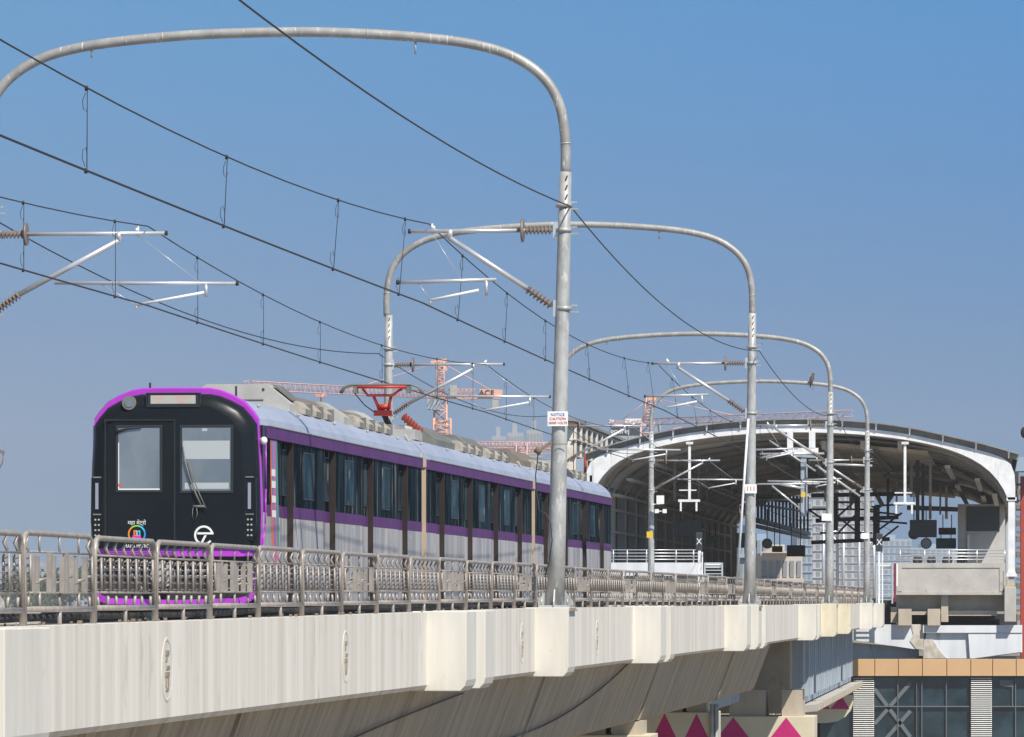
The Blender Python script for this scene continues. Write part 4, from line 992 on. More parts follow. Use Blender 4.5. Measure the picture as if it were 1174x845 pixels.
# railings at the platform ends
def railing(x0, x1, ytop, ybot, n, d, posts, label):
    t = thing('railing', label, 'railing', SPt((x0+x1)/2, ybot, d), 0, 'railings at the platform ends')
    m = MB()
    for i in range(n):
        y = ytop+(ybot-ytop)*i/n; m.tube([SPt(x0, y, d), SPt(x1, y, d)], .028, 6)
    m.build('rail_bar', 'alu', t)
    for x in posts:
        m = MB(); m.tube([SPt(x, ytop, d), SPt(x, ybot, d)], .035, 6); m.build('post', 'yellow' if 0 else 'alu', t)
railing(690, 803, 630.5, 645, 4, .1, (703, 719, 741, 775, 795, 803), 'light metal railing on the white wall at the left platform end')
railing(1031, 1153, 630.5, 645, 4, .15, (1032, 1060, 1088, 1120, 1152), 'light metal railing on the concrete beam at the right platform end')
# inside: kiosk room on right platform
t = thing('platform_kiosk', 'dark grey platform room with inset panel behind the right railing', 'kiosk', SPt(1125, 655, 30))
m = MB(); k_ = (YS+30)/YS
def Q(x, y, d, Y0=YS):   # true bearing at extra depth d
    return P(x, y, Y0+d)
m.prism([Q(1098, 578, 30), Q(1152, 578, 30), Q(1152, 655, 30), Q(1098, 655, 30)], DS*12); m.build('wall', 'rib', t)
m = MB(); m.prism([Q(1108, 581, 29.95), Q(1146, 581, 29.95), Q(1146, 609, 29.95), Q(1108, 609, 29.95)], DS*.04); m.build('window', 'sign_dark', t)
m = MB(); m.prism([Q(1109, 613, 29.9), Q(1111.5, 613, 29.9), Q(1111.5, 645, 29.9), Q(1109, 645, 29.9)], DS*.08); m.build('light_strip', 'white_plain', t)
def board(name, label, cat, x0, x1, y0, y1, d, mm, hang=None, grp=None):
    t = thing(name, label, cat, Q((x0+x1)/2, y1, d), 0, grp)
    m = MB(); m.prism([Q(x0, y0, d), Q(x1, y0, d), Q(x1, y1, d), Q(x0, y1, d)], DS*.3); m.build('board', mm, t, bevel=.03)
    m = MB(); m.prism([Q(x0+.8, y0+.8, d-.03), Q(x1-.8, y0+.8, d-.03), Q(x1-.8, y1-.8, d-.03), Q(x0+.8, y1-.8, d-.03)], DS*.02); m.build('screen', 'dark_panel', t) if mm == 'sign_dark' else None
    if hang:
        for x in ((x0*3+x1)/4, (x0+3*x1)/4):
            m = MB(); m.tube([Q(x, y0, d+.15), Q(x, hang, d+.15)], .03, 6); m.build('hanger', 'sign_dark', t)
    return t
board('hanging_board', 'wide dark hanging board above the right platform railing', 'sign', 1043, 1074, 596, 616, 12, 'sign_dark', 577, 'boards hanging over the platforms')
board('hanging_board', 'dark square hanging board between the second and third pole', 'sign', 902, 923, 625, 638, 55, 'sign_dark', 600, 'boards hanging over the platforms')
board('hanging_board', 'large dark board above the X sign in the left hall', 'sign', 773, 803, 596, 616, 10, 'sign_dark', 584, 'boards hanging over the platforms')
board('hanging_board', 'green lit board in the dark left hall', 'sign', 810, 824, 614, 622, 40, 'green_sign', 600, 'boards hanging over the platforms')
board('hanging_board', 'teal screen hanging behind the second pole', 'sign', 844, 867, 611, 628, 40, 'teal', 596, 'boards hanging over the platforms')
board('hanging_board', 'maroon board right of the wide dark board', 'sign', 1076, 1096, 605, 613, 35, 'maroon', 590, 'boards hanging over the platforms')
board('hanging_board', 'teal framed screen below the maroon board', 'sign', 1073, 1096, 617, 629, 33, 'teal', 613, 'boards hanging over the platforms')
board('hanging_board', 'small green board beside the round clock', 'sign', 885, 897, 626, 633, 50, 'green_sign', 600, 'boards hanging over the platforms')
for (x, y, d, lb, mm) in ((879.5, 623, 50, 'round grey clock hanging between the platforms', 'equip_dark'), (1062, 623, 25, 'round grey clock hanging under the wide dark board', 'equip_dark'), (1048, 612, 20, 'round maroon disc partly behind the wide dark board', 'maroon')):
    t = thing('hanging_clock', lb, 'clock', Q(x, y+7, d), 0, 'round clocks and discs hanging in the station')
    m = MB(); c = Q(x, y, d); m.tube([c, c+Vector((0, .2, 0))], .30, 18); m.build('case', mm, t)
    m = MB(); m.tube([c+Vector((0, -.01, 0)), c+Vector((0, .0, 0))], .24, 18); m.build('face', 'equip' if mm != 'maroon' else 'maroon', t)
    m = MB(); m.tube([c+Vector((0, .1, .3)), c+Vector((0, .1, 2.0))], .03, 6); m.build('hanger', 'sign_dark', t)
# X boards
for (x, y, lb) in ((801.5, 621, 'black board with white X beside the left platform'), (1008, 622, 'black board with white X left of the concrete platform end')):
    Y0 = 262; t = thing('x_board', lb, 'sign', P(x, 660, Y0), 0, 'black boards with a white X')
    c = P(x, y, Y0); m = MB(); m.box(c.x-.16, c.x+.16, c.y, c.y+.04, c.z-.44, c.z+.44); b_ = m.build('board', 'sign_dark', t, bevel=.02)
    o = text('X', 'lettering', 'sign_white', t, (0, -.008, c.z-t.location.z), .42, sx=.9, thick=.004)
    m = MB(); m.rail((c.x, c.y+.06, c.z-.44), (c.x, c.y+.06, -.86), .10, .10); m.rail((c.x+.16, c.y+.1, c.z-.5), (c.x+.16, c.y+.1, -.86), .06, .06); m.build('post', 'white_metal', t)
# roof drop posts
def droppost(label, x, y0, y1, d, mm, arms=True, w=3):
    t = thing('drop_post', label, 'drop post', Q(x, y0, d), 0, 'drop posts hanging from the station ceiling')
    m = MB(); m.rail(Q(x, y0, d), Q(x, y1, d), w*(YS+d)/F, w*(YS+d)/F); m.rail(Q(x-4, y0+1, d), Q(x+4, y0+1, d), .3, .12); m.build('post', mm, t)
    if arms:
        m = MB(); m.rail(Q(x-13, y1, d), Q(x+12, y1, d), .12, .12); m.rail(Q(x-12, y1-12, d), Q(x+8, y1-12, d), .06, .06)
        for q in (-10, 8): m.rail(Q(x+q, y1, d), Q(x+q, y1+12, d), .09, .09)
        m.build('bracket', mm, t)
droppost('white drop post over the left hall, nearest of them', 790.5, 507, 574, -.3, 'white_metal')
droppost('grey drop post left of the white one in the left hall', 773.5, 514, 575, 14, 'equip', False)
droppost('grey drop post just right of the white one in the left hall', 801, 512, 572, 20, 'equip', False)
droppost('thin grey drop post fourth from the left in the hall', 811, 516, 590, 28, 'equip', False, 2)
droppost('thin grey drop post behind the left hall brackets', 826, 520, 578, 40, 'equip', False, 2)
droppost('white drop post over the right platform', 1037.5, 507, 577, -.3, 'white_metal')
droppost('grey drop post right of the white one over the right platform', 1066.5, 518, 595, 14, 'equip', False)
droppost('grey drop post just behind the white one over the right platform', 1045, 514, 570, 22, 'equip', False)
droppost('grey drop post near the far right ceiling', 1085, 548, 595, 60, 'rib', False)
for i, (x, y0, y1, d) in enumerate(((957, 566, 608, 60), (983, 568, 618, 75), (1003, 580, 625, 90), (1006.5, 580, 616, 100))):
    droppost(('dark drop post between the third and fourth pole', 'dark drop post just left of the fourth pole', 'dark drop post just right of the fourth pole', 'dark thin drop post behind the one right of the fourth pole')[i], x, y0, y1, d, 'sign_dark', False, (7, 6, 4, 4)[i])
# white central drop frame
t = thing('roof_hanger', 'white drop frame with blue grey post behind the third pole', 'drop frame', Q(920, 500, -.5))
m = MB()
for a, b, c, d in ((902.5, 909, 495, 514), (927.5, 934.5, 495, 514), (903, 938, 513.5, 519.5)): m.prism([Q(a, c, -.5), Q(b, c, -.5), Q(b, d, -.5), Q(a, d, -.5)], DS*.4)
m.build('frame', 'white_metal', t)
m = MB(); m.prism([Q(918, 520, -.5), Q(924.5, 520, -.5), Q(924.5, 592, -.5), Q(918, 592, -.5)], DS*.3); m.rail(Q(908, 522, -.5), Q(940, 524, -.5), .1, .12); m.rail(Q(925, 533, -.6), Q(925, 588, -.6), .06, .06); m.build('post', 'conc_blue', t)
m = MB(); c = Q(921, 567, -.7); m.box(c.x-.1, c.x+.1, c.y, c.y+.03, c.z-.12, c.z+.12); m.build('tag', 'yellow', t)
# inside brackets over the tracks (white tubes)
t = thing('station_bracket', 'pale overhead wire brackets spanning below the station ceiling', 'bracket', Q(880, 540, 2))
for (a, b, c, d, w, dd) in ((871, 520.5, 945, 520, .06, -1), (871, 525, 905, 518, .05, -1), (880, 551.5, 958, 553, .05, -2), (868, 555, 940, 554.5, .05, -2), (866, 573, 905, 572.5, .07, 30), (885, 557, 917, 583, .05, -2), (935, 533, 986, 569, .06, -2), (882, 505, 935, 540, .05, -1), (950, 532, 1000, 534, .06, -2), (872, 577, 892, 572, .05, 30), (894, 555, 922, 560, .07, -2)):
    m = MB(); m.tube([Q(a, b, dd), Q(c, d, dd)], w, 6); m.build('tube', 'alu', t)
# dark lattice brackets in the far opening
t = thing('station_bracket', 'dark wire brackets in the bright opening beyond the fourth pole', 'bracket', Q(970, 580, 95))
for (a, b, c, d) in ((925, 583, 958, 605), (928, 584, 1005, 584), (952, 600, 985, 570), (958, 590, 985, 612), (960, 612, 985, 586), (1000, 597, 1040, 600), (1008, 607, 1034, 588), (995, 586, 1030, 590), (1012, 617, 1030, 603), (960, 576, 985, 576), (940, 611, 1000, 611), (1003, 580, 1038, 578)):
    m = MB(); m.tube([Q(a, b, 95), Q(c, d, 95)], .07, 5); m.build('tube', 'sign_dark', t)
# hanging screen of vertical bars (left of centre)
t = thing('hanging_screen', 'row of dark vertical bars hanging beyond the second pole', 'screen', Q(895, 580, 60))
for i in range(15):
    f_ = i/14; x = 869+57*f_; d = 42+75*f_
    m = MB(); m.rail(Q(x, 566+3*f_, d), Q(x, 600+14*f_, d), .14, .14); m.build('bar', 'sign_dark', t)
m = MB(); m.rail(Q(866, 596, 42), Q(927, 612, 117), .3, .25); m.rail(Q(866, 603, 42), Q(927, 616.5, 117), .25, .2); m.rail(Q(866, 578, 42), Q(927, 587, 117), .2, .1); m.build('beam', 'sign_dark', t)
rnd = random.Random(3)
for i, (x, y0, y1, d, w) in enumerate(((847, 520, 590, 55, 2), (838, 522, 596, 50, 2), (1052, 515, 602, 20, 4), (1058, 520, 600, 26, 3), (1078, 530, 590, 45, 2), (946, 520, 575, 30, 2), (975, 520, 585, 40, 2.5), (1018, 528, 592, 48, 3), (1028, 530, 585, 60, 2))):
    droppost('thin %s drop post in hall %s, near %s' % (('grey', 'pale', 'dark', 'dark', 'grey', 'grey', 'grey', 'dark', 'grey')[i], ('left half', 'left half', 'right half', 'right half', 'right half', 'middle', 'middle', 'middle', 'middle')[i],
        ('second pole', 'left of second pole', 'left edge of wide dark board', 'centre of wide dark board', 'left edge of maroon board', 'left edge of third pole', 'halfway to fourth pole', 'right of fourth pole', 'left end of platform beam')[i]), x, y0, y1, d, 'sign_dark' if i in (2, 3, 7) else 'rib', False, w)
t = thing('cable_tray', 'long grey cable trays and pipes running along the dark hall', 'cable tray', Q(760, 560, 30))
for x, y, mm in ((700, 566, 'rib'), (716, 548, 'rib'), (745, 530, 'rib'), (1140, 566, 'rib'), (1120, 548, 'rib'), (1085, 533, 'rib'), (870, 512, 'sign_dark'), (1000, 516, 'sign_dark')):
    m = MB(); m.rail(SPt(x, y, 3), SPt(x, y, 120), .25, .12); m.build('tray', mm, t)
t = thing('roof_truss', 'dark beams crossing the hall between the third and fourth pole', 'truss', Q(970, 545, 70))
for (a, b, c, d, dd) in ((860, 560, 1045, 557, 70), (930, 568, 1040, 566, 90), (945, 557, 960, 575, 90), (985, 560, 975, 578, 90), (1000, 558, 1012, 580, 90), (1030, 556, 1018, 575, 90), (865, 571, 925, 575, 70), (935, 540, 1050, 538, 40), (1012, 545, 1095, 556, 40), (935, 597, 1030, 593, 110), (930, 622, 1020, 618, 118), (1040, 582, 1098, 584, 60)):
    m = MB(); m.rail(Q(a, b, dd), Q(c, d, dd), .2, .28); m.build('beam', 'rib' if b < 565 else 'sign_dark', t)
for i, (x, y0) in enumerate(((944, 600), (967, 604), (985, 612), (1002, 604))):
    Y0 = 440+i*30; t = thing('line_mast', 'slim pale mast beyond the station, %s' % ('left of the third pole', 'just right of the third pole', 'left of the fourth pole', 'right of the fourth pole')[i], 'mast', P(x, 700, Y0), 0, 'slim masts beyond the station')
    m = MB(); m.tube([P(x, y0, Y0), P(x, 700, Y0)], .13, 8); m.build('pole', 'alu', t)
    m = MB(); m.tube([P(x, y0+6, Y0), P(x-26 if i % 2 else x+24, y0+5, Y0)], .06, 6); m.tube([P(x, y0+26, Y0), P(x-16 if i % 2 else x+16, y0+6, Y0)], .06, 6); m.build('arm', 'alu', t)
# opposite curved ceiling edge trim
t = thing('ceiling_duct', 'pale curved duct following the vault behind the second pole', 'duct', Q(850, 540, 50))
m = MB(); m.tube([Q(x, y, 50) for x, y in ((772, 566), (785, 556), (810, 546), (850, 537), (890, 531), (905, 531))], .22, 8); m.build('duct', 'louver_cream', t)
t = thing('ceiling_duct', 'pale curved duct following the vault above the platform room', 'duct', Q(1110, 550, 50))
m = MB(); m.tube([Q(x, y, 45) for x, y in ((1060, 543), (1085, 549), (1110, 555), (1130, 561), (1146, 568))], .16, 8); m.build('duct', 'louver_cream', t)
# platform details: ladder / service stair left of right platform, steps on left
def ladder(label, x0, x1, y0, y1, n, d):
    t = thing('service_ladder', label, 'ladder', Q(x0, y1, d), 0, 'service ladders at the platform ends')
    m = MB()
    for x in (x0, x1): m.rail(Q(x, y0, d), Q(x, y1, d), .08, .08)
    for i in range(n): y = y0+(y1-y0)*(i+.2)/n; m.rail(Q(x0, y, d), Q(x1, y, d), .05, .05)
    m.build('ladder_frame', 'alu', t)
    m = MB(); m.prism([Q(x0+1, y0, d+.1), Q(x1-1, y0, d+.1), Q(x1-1, y0+6, d+.1), Q(x0+1, y0+6, d+.1)], (0, .05, 0)); m.build('cabinet', 'white_plain', t)
ladder('tall service ladder at the left side of the right platform', 1005, 1023, 646, 692, 8, -1)
ladder('low service ladder at the left platform end', 808, 828, 645, 665, 5, -1)
t = thing('fire_post', 'maroon and white post at the corner of the concrete platform end', 'post', Q(1027, 690, -1))
m = MB(); m.rail(Q(1026, 646, -1), Q(1026, 690, -1), .10, .1); m.build('post', 'maroon', t)
m = MB(); m.rail(Q(1028.5, 646, -1), Q(1028.5, 672, -1), .08, .08); m.build('pipe', 'white_plain', t)
# dark bundles behind the right railing
for i, (x, w) in enumerate(((1050, 8), (1066, 7), (1084, 9), (1100, 7))):
    m = MB(); c = Q(x, 643, 3); blob(m, c, w*.02, .3, .22); blob(m, c+Vector((.2, .1, .04)), w*.018, .25, .2)
    o = m.build('bundle', 'cloth_dark'); tag(o, ('dark bundle behind the railing, below the wide hanging board', 'dark bundle behind the railing, second from the left', 'dark bundle behind the railing, third from the left', 'dark bundle behind the railing, rightmost of the row')[i], 'bundle', 'dark bundles on the right platform')

# ------------------------------------------------------------------ louvred side building left of the station
YL = 285
t = thing('louvred_building', 'pale building with vertical fins and dark sloping eave left of the station', 'building', P(660, 600, YL)+Vector((0, 0, -12)))
def LP(x, y, d): return P(x, y, YL)+DS*d
m = MB(); m.prism([LP(650, 484, 0), LP(657, 484, 0), LP(657, 760, 0), LP(650, 760, 0)], DS*90); m.build('wall', 'louver_cream', t)
m = MB(); m.prism([LP(640, 478, -.8), LP(663, 481, -.8), LP(663, 484, -.8), LP(640, 481.5, -.8)], DS*92); m.build('roof', 'roof_top', t)
m = MB()
for i in range(24):
    d = i*3.6; m.prism([LP(658, 487, d), LP(660.8, 487, d), LP(660.4, 540, d), LP(658, 540, d)], DS*.4)
m.build('fin', 'louver_cream', t)
m = MB()
for y in (503, 522): m.prism([LP(657, y, -.2), LP(661, y, -.2), LP(661, y+1.2, -.2), LP(657, y+1.2, -.2)], DS*80)
m.build('fin_rail', 'louver_cream', t)
m = MB(); m.prism([LP(657.1, 487, .6), LP(658.3, 487, .6), LP(658.3, 545, .6), LP(657.1, 545, .6)], DS*85); m.build('back_panel', 'inner_wall', t)
m = MB(); m.prism([LP(652, 541, -.5), LP(671, 541, -.5), LP(671, 545, -.5), LP(652, 545, -.5)], DS*60); m.build('ledge', 'conc_grey', t)
m = MB(); m.prism([P(661, 526, 272), P(670, 526, 272), P(670, 541, 272), P(661, 541, 272)], (0, 1, 0)); m.build('cabinet', 'apt_blue', t)
m = MB(); m.tube([P(671, 520, 270), P(671, 548, 270)], .09, 6); m.build('downpipe', 'red_paint', t)

# ------------------------------------------------------------------ glass office below the station
YG = 264.6
t = thing('glass_building', 'glass fronted building with tan panel band and white louvre strips', 'building', P(1070, 689, YG)+Vector((0, 0, -11)))
def GP(x, y, o=0): return P(x, y, YG)+Vector((0, o, 0))
m = MB(); m.prism([GP(925, 758, .6), GP(1260, 758, .6), GP(1260, 932, .6), GP(925, 932, .6)], (0, 25, 0)); m.build('wall', 'dark_gap', t)
xs = [948, 975, 1002.5, 1029.5, 1057, 1085, 1112.5, 1137.5, 1164.5, 1192, 1220, 1250]
for a, b in zip(xs[:-1], xs[1:]):
    m = MB(); m.prism([GP(a+.35, 755.5, -.25), GP(b-.35, 755.5, -.25), GP(b-.35, 775, -.25), GP(a+.35, 775, -.25)], (0, .3, 0)); m.build('tan_panel', 'tan_panel', t, bevel=.012)
m = MB(); m.prism([GP(940, 755, .1), GP(1255, 755, .1), GP(1255, 776, .1), GP(940, 776, .1)], (0, .4, 0)); m.build('panel_backing', 'dark_gap', t)
for a, b in ((940, 978), (1002.5, 1029.5), (1029.5, 1057), (1057, 1085), (1085, 1112.5), (1137.5, 1164.5), (1164.5, 1192), (1192, 1250)):
    for c, d in ((776, 810), (810, 862), (862, 930)):
        m = MB(); m.prism([GP(a+.4, c+.5, .2), GP(b-.4, c+.5, .2), GP(b-.4, d-.5, .2), GP(a+.4, d-.5, .2)], (0, .05, 0)); m.build('window', 'facade_glass', t)
m = MB()
for x in (1029.5, 1057, 1085, 1164.5, 1192): m.prism([GP(x-.5, 776, .05), GP(x+.5, 776, .05), GP(x+.5, 930, .05), GP(x-.5, 930, .05)], (0, .14, 0))
for y in (810, 862): m.prism([GP(1002, y-.6, .04), GP(1112, y-.6, .04), GP(1112, y+.6, .04), GP(1002, y+.6, .04)], (0, .14, 0)); m.prism([GP(1138, y-.6, .04), GP(1200, y-.6, .04), GP(1200, y+.6, .04), GP(1138, y+.6, .04)], (0, .14, 0))
m.build('mullion', 'bracing', t)
for a, b in ((978, 1002), (1113, 1137)):
    m = MB()
    for i in range(62):
        y = 777+i*2.35; m.prism([GP(a, y, -.02), GP(b, y, -.02), GP(b, y+1.2, -.10), GP(a, y+1.2, -.10)], (0, .03, 0))
    tag(m.build('louvre_strip', 'louvre_white', t))
m = MB()
for (a, b, c, d) in ((1003, 790, 1044, 845), (1044, 783, 1003, 830), (1003, 862, 1044, 815), (1051, 778, 1051, 900)):
    m.rail(GP(a, b, .12), GP(c, d, .12), .03, .18)
m.build('bracing', 'bracing', t)
m = MB(); m.prism([GP(1146, 780, .10), GP(1162, 780, .10), GP(1162, 788, .10), GP(1146, 786, .10)], (0, .05, 0)); m.rail(GP(1161, 780, .1), GP(1161, 810, .1), .05, .05); m.build('light_frame', 'bracing', t)

# ------------------------------------------------------------------ red steel structure at the right edge
t = thing('steel_frame', 'red painted steel column frame with clutter at the right edge', 'frame', P(1172, 850, 272))
m = MB(); m.rail(P(1173.5, 546, 270), P(1173.5, 900, 270), .30, .3); m.rail(P(1186, 546, 280), P(1186, 900, 280), .3, .3); m.build('column', 'red_paint', t)
m = MB()
for i in range(16): y = 556+i*18; m.rail(P(1165, y, 271), P(1190, y+random.uniform(-4, 4), 271), .08, .12); m.box(*(lambda c: (c.x-.12, c.x+.12, c.y, c.y+.3, c.z-.15, c.z+.15))(P(1168, y+8, 272)))
m.build('cross_bar', 'mortar', t)
m = MB(); m.prism([P(1167, 524, 268), P(1190, 524, 268), P(1190, 540, 268), P(1164, 540, 268)], (0, 3, 0)); m.build('canopy', 'apt_blue', t)
t = thing('street_lamp', 'dark round lamp head on a pole at the right edge', 'lamp', P(1176, 545, 250))
m = MB(); blob(m, P(1175, 496, 250), .2, .2, .28); m.build('lamp_head', 'rubber', t)
m = MB(); m.tube([P(1177, 503, 250), P(1177, 700, 250), P(1177, 960, 250)], .06, 8); m.build('pole', 'sign_dark', t)
t = thing('feeder_clamp', 'small brown clamp with hanging cable at the left edge', 'clamp', P(-14, 517, 92))
m = MB(); m.rail(P(-14, 514, 91.5), P(5, 519, 91.5), .05, .06); m.build('arm', 'mortar', t)
m = MB(); m.tube([P(4, 520, 91.5), P(3, 530, 91.5), P(-2, 540, 91.5), P(-12, 548, 91.5)], .013, 5); m.build('cable', 'insulator', t)
t.parent = None

# ------------------------------------------------------------------ cranes
def lattice(m, a, b, w, n, r):
    a = Vector(a); b = Vector(b); t = (b-a).normalized(); up = Vector((0, 0, 1)) if abs(t.z) < .8 else Vector((0, 1, 0))
    x = t.cross(up).normalized()*w/2; y = x.cross(t).normalized()*w/2
    cs = [-x-y, x-y, x+y, -x+y]
    for c in cs: m.tube([a+c, b+c], r, 4)
    for i in range(n):
        p = a.lerp(b, i/n); q = a.lerp(b, (i+1)/n)
        for k in range(4):
            c, d = cs[k], cs[(k+1) % 4]
            m.tube([p+(c if i % 2 else d), q+(d if i % 2 else c)], r*.7, 3); m.tube([p+c, p+d], r*.7, 3)
YC = 700.0
t = thing('tower_crane', 'orange tower crane above the train with long jib pointing left', 'crane', P(505, 689, YC)+Vector((0, 0, -11)), 0, 'tower cranes')
m = MB(); lattice(m, P(505, 787, YC), P(505, 458, YC), 1.6, 26, .13); lattice(m, P(507, 520, YC), P(507, 480, YC), 2.2, 5, .12); m.build('mast', 'crane_orange', t)
m = MB(); lattice(m, P(505, 458, YC), P(505, 414, YC), .9, 7, .10); m.rail(P(494, 416, YC), P(512, 413, YC), .5, .5); m.rail(P(508, 412, YC), P(512, 425, YC), .3, .3); m.build('tower_head', 'crane_orange', t)
m = MB(); lattice(m, P(505, 453, YC), P(284, 442, YC-140), .9, 44, .045); m.build('jib', 'crane_red', t)
m = MB(); m.rail(P(505, 455, YC), P(574, 455, YC), 1.2, .5); lattice(m, P(515, 450, YC), P(545, 450, YC), .8, 6, .05); m.rail(P(563, 450, YC), P(576, 451, YC), .9, .9); m.build('counter_jib', 'crane_orange', t)
m = MB(); m.tube([P(505, 415, YC), P(568, 450, YC)], .06, 4); m.tube([P(505, 415, YC), P(400, 447, YC-60)], .05, 4); m.build('tie_rod', 'crane_red', t)
m = MB(); c = P(497, 462, YC-1); m.box(c.x-.8, c.x+.8, c.y-.6, c.y+.6, c.z-.9, c.z+.9); m.build('cab', 'conc_blue', t)
m = MB(); c = P(520, 448, YC-1); m.box(c.x-.45, c.x+.45, c.y-.6, c.y+.6, c.z-.7, c.z+.7); c = P(568, 464, YC); m.box(c.x-.4, c.x+.4, c.y-.5, c.y+.5, c.z-.6, c.z+.6); m.build('counterweight', 'equip', t)
m = MB(); c = P(368, 452, YC-90); m.box(c.x-.6, c.x+.6, c.y-.5, c.y+.5, c.z-.35, c.z+.1); m.tube([c, c-Vector((0, 0, 1))], .12, 5); m.build('trolley', 'crane_red', t)
m = MB(); m.prism([P(550, 446, YC-1), P(566, 446, YC-1), P(566, 455, YC-1), P(550, 455, YC-1)], (0, .3, 0)); sb = m.build('name_panel', 'crane_orange', t)
text('ACE', 'lettering', 'rubber', t, tuple(P(558, 450.5, YC-1.1)-t.location), 1.05, sx=1.05, thick=.02)
t = thing('tower_crane', 'red orange tower crane rising behind the station roof', 'crane', P(742, 689, YC)+Vector((0, 0, -11)), 0, 'tower cranes')
m = MB(); lattice(m, P(742, 787, YC), P(742, 484, YC), 1.7, 24, .12); m.build('mast', 'crane_red', t)
m = MB(); lattice(m, P(742, 484, YC), P(746, 456, YC), 1.1, 4, .1); m.rail(P(742, 457, YC), P(752, 455, YC), .6, .6); m.build('tower_head', 'crane_orange', t)
m = MB(); lattice(m, P(742, 484, YC), P(976, 474, YC-30), .8, 34, .04); m.tube([P(746, 456, YC), P(860, 480, YC)], .05, 4); m.build('jib', 'crane_red', t)
m = MB(); m.rail(P(698, 487, YC), P(742, 487, YC), 1.0, .2); lattice(m, P(700, 484.5, YC), P(716, 484.5, YC), .4, 4, .03); m.tube([P(745, 457, YC), P(715, 480, YC)], .05, 4); m.build('counter_jib', 'crane_red', t)
m = MB(); m.prism([P(717, 480, YC-1), P(735, 480, YC-1), P(735, 485.5, YC-1), P(717, 485.5, YC-1)], (0, .3, 0)); m.prism([P(698, 481, YC-1), P(705, 481, YC-1), P(705, 485, YC-1), P(698, 485, YC-1)], (0, .3, 0)); m.build('name_panel', 'sign_white', t)
text('CRANES', 'lettering', 'crane_red', t, tuple(P(726, 482.8, YC-1.1)-t.location), .62, thick=.02)
text('ACE', 'lettering', 'rubber', t, tuple(P(701.5, 483, YC-1.2)-t.location), .55, thick=.02)
m = MB(); m.prism([P(747, 486, YC-1), P(758, 486, YC-1), P(758, 497, YC-1), P(747, 497, YC-1)], (0, 1.2, 0)); m.build('cab', 'conc_blue', t)
t = thing('tower_crane', 'second red crane jib lying low behind the station roof', 'crane', P(790, 689, YC+150)+Vector((0, 0, -11)), 0, 'tower cranes')
m = MB(); lattice(m, P(800, 770, YC+150), P(800, 505, YC+150), 1.7, 24, .12); m.build('mast', 'crane_red', t)
m = MB(); lattice(m, P(764, 496, YC+150), P(905, 487, YC+150), .9, 24, .045); m.tube([P(800, 483, YC+150), P(880, 492, YC+150)], .05, 4); m.rail(P(772, 494, YC+150), P(782, 492, YC+150), .8, .8); m.build('jib', 'crane_red', t)
YD = 1500
t = thing('tower_crane', 'faint distant crane jib over the hazy towers left of the nearest pole', 'crane', P(600, 689, YD)+Vector((0, 0, -11)), 0, 'tower cranes')
m = MB(); lattice(m, P(598, 730, YD), P(598, 508, YD), 3, 20, .18); m.build('mast', 'crane_red', t)
m = MB(); lattice(m, P(540, 510, YD), P(640, 511, YD), 1.6, 24, .16); m.build('jib', 'crane_red', t)
m = MB(); lattice(m, P(565, 518, YD), P(632, 517, YD), 1.3, 16, .12); m.build('lower_jib', 'crane_orange', t)

# ------------------------------------------------------------------ distant buildings
def tower(label, x0, x1, ytop, Y, depth, mm, rows, cols, grp='distant apartment blocks', name='apartment_block', zb=-11, balc=False):
    a = P(x0, ytop, Y); b = P(x1, ytop, Y)
    t = thing(name, label, 'building', ((a.x+b.x)/2, Y, zb), 0, grp)
    m = MB(); m.box(a.x, b.x, Y, Y+depth, zb, a.z); 
    w = b.x-a.x; h = a.z-zb
    for r_ in range(rows): m.box(a.x-.1, b.x+.1, Y-.4, Y, a.z-h*(r_+1)/rows, a.z-h*(r_+1)/rows+.35)
    m.box(a.x+w*.3, a.x+w*.6, Y+2, Y+depth*.6, a.z, a.z+h*.05)
    m.build('wall', mm, t)
    for c in range(cols):
        m = MB()
        for r_ in range(rows):
            zc = a.z-h*(r_+.55)/rows; xc = a.x+w*(c+.5)/cols
            m.box(xc-w/cols*.28, xc+w/cols*.28, Y-.15, Y+.0, zc-h/rows*.28, zc+h/rows*.28)
        m.build('window', 'apt_glass', t)
    return t
tower('white apartment block seen through the station between second and third pole', 918, 958, 560, 1500, 40, 'apt_white', 17, 5)
tower('tall blue grey slab left of the white block through the station', 914, 931, 575, 1400, 30, 'apt_blue', 16, 3)
tower('pale apartment block right of the third pole through the station', 962, 1002, 556, 1800, 40, 'apt_white', 19, 5)
tower('blue grey hazy block behind the X board', 1000, 1045, 618, 2400, 50, 'apt_blue', 12, 7)
tower('light hazy block beyond the right railing', 1040, 1100, 628, 2600, 50, 'apt_blue', 10, 9)
tower('beige low house seen under the hanging boards', 872, 920, 634, 470, 14, 'apt_beige', 6, 6)
tower('pale blue glazed building edge behind the second pole', 846, 880, 612, 480, 14, 'apt_blue', 8, 5)
m = MB(); a = P(875, 634, 468); b = P(905, 634, 468); c = P(889, 626, 468); m.prism([a, b, c], (0, 10, 0))
o = m.build('pitched_roof', 'apt_beige'); o.parent = [q for q in COL.objects if q.get('label', '').startswith('beige low')][0]
o.data.transform(wloc(o.parent).inverted())
for i, (x0, x1, y, Y, lb) in enumerate(((700, 745, 499, 900, 'grey building with dark name board below the red crane'), (564, 580, 500, 2400, 'hazy tower left of the distant crane'), (582, 600, 496, 2500, 'hazy twin tower behind the distant crane mast'), (604, 622, 493, 2600, 'hazy tower just left of the nearest pole'), (655, 698, 512, 1500, 'hazy block behind the louvred building'))):
    tower(lb, x0, x1, y, Y, 30, 'city' if i else 'conc_blue', 14, 5, 'hazy distant towers')
Yn = 899; t = [q for q in COL.objects if q.get('label', '').startswith('grey building with dark')][0]
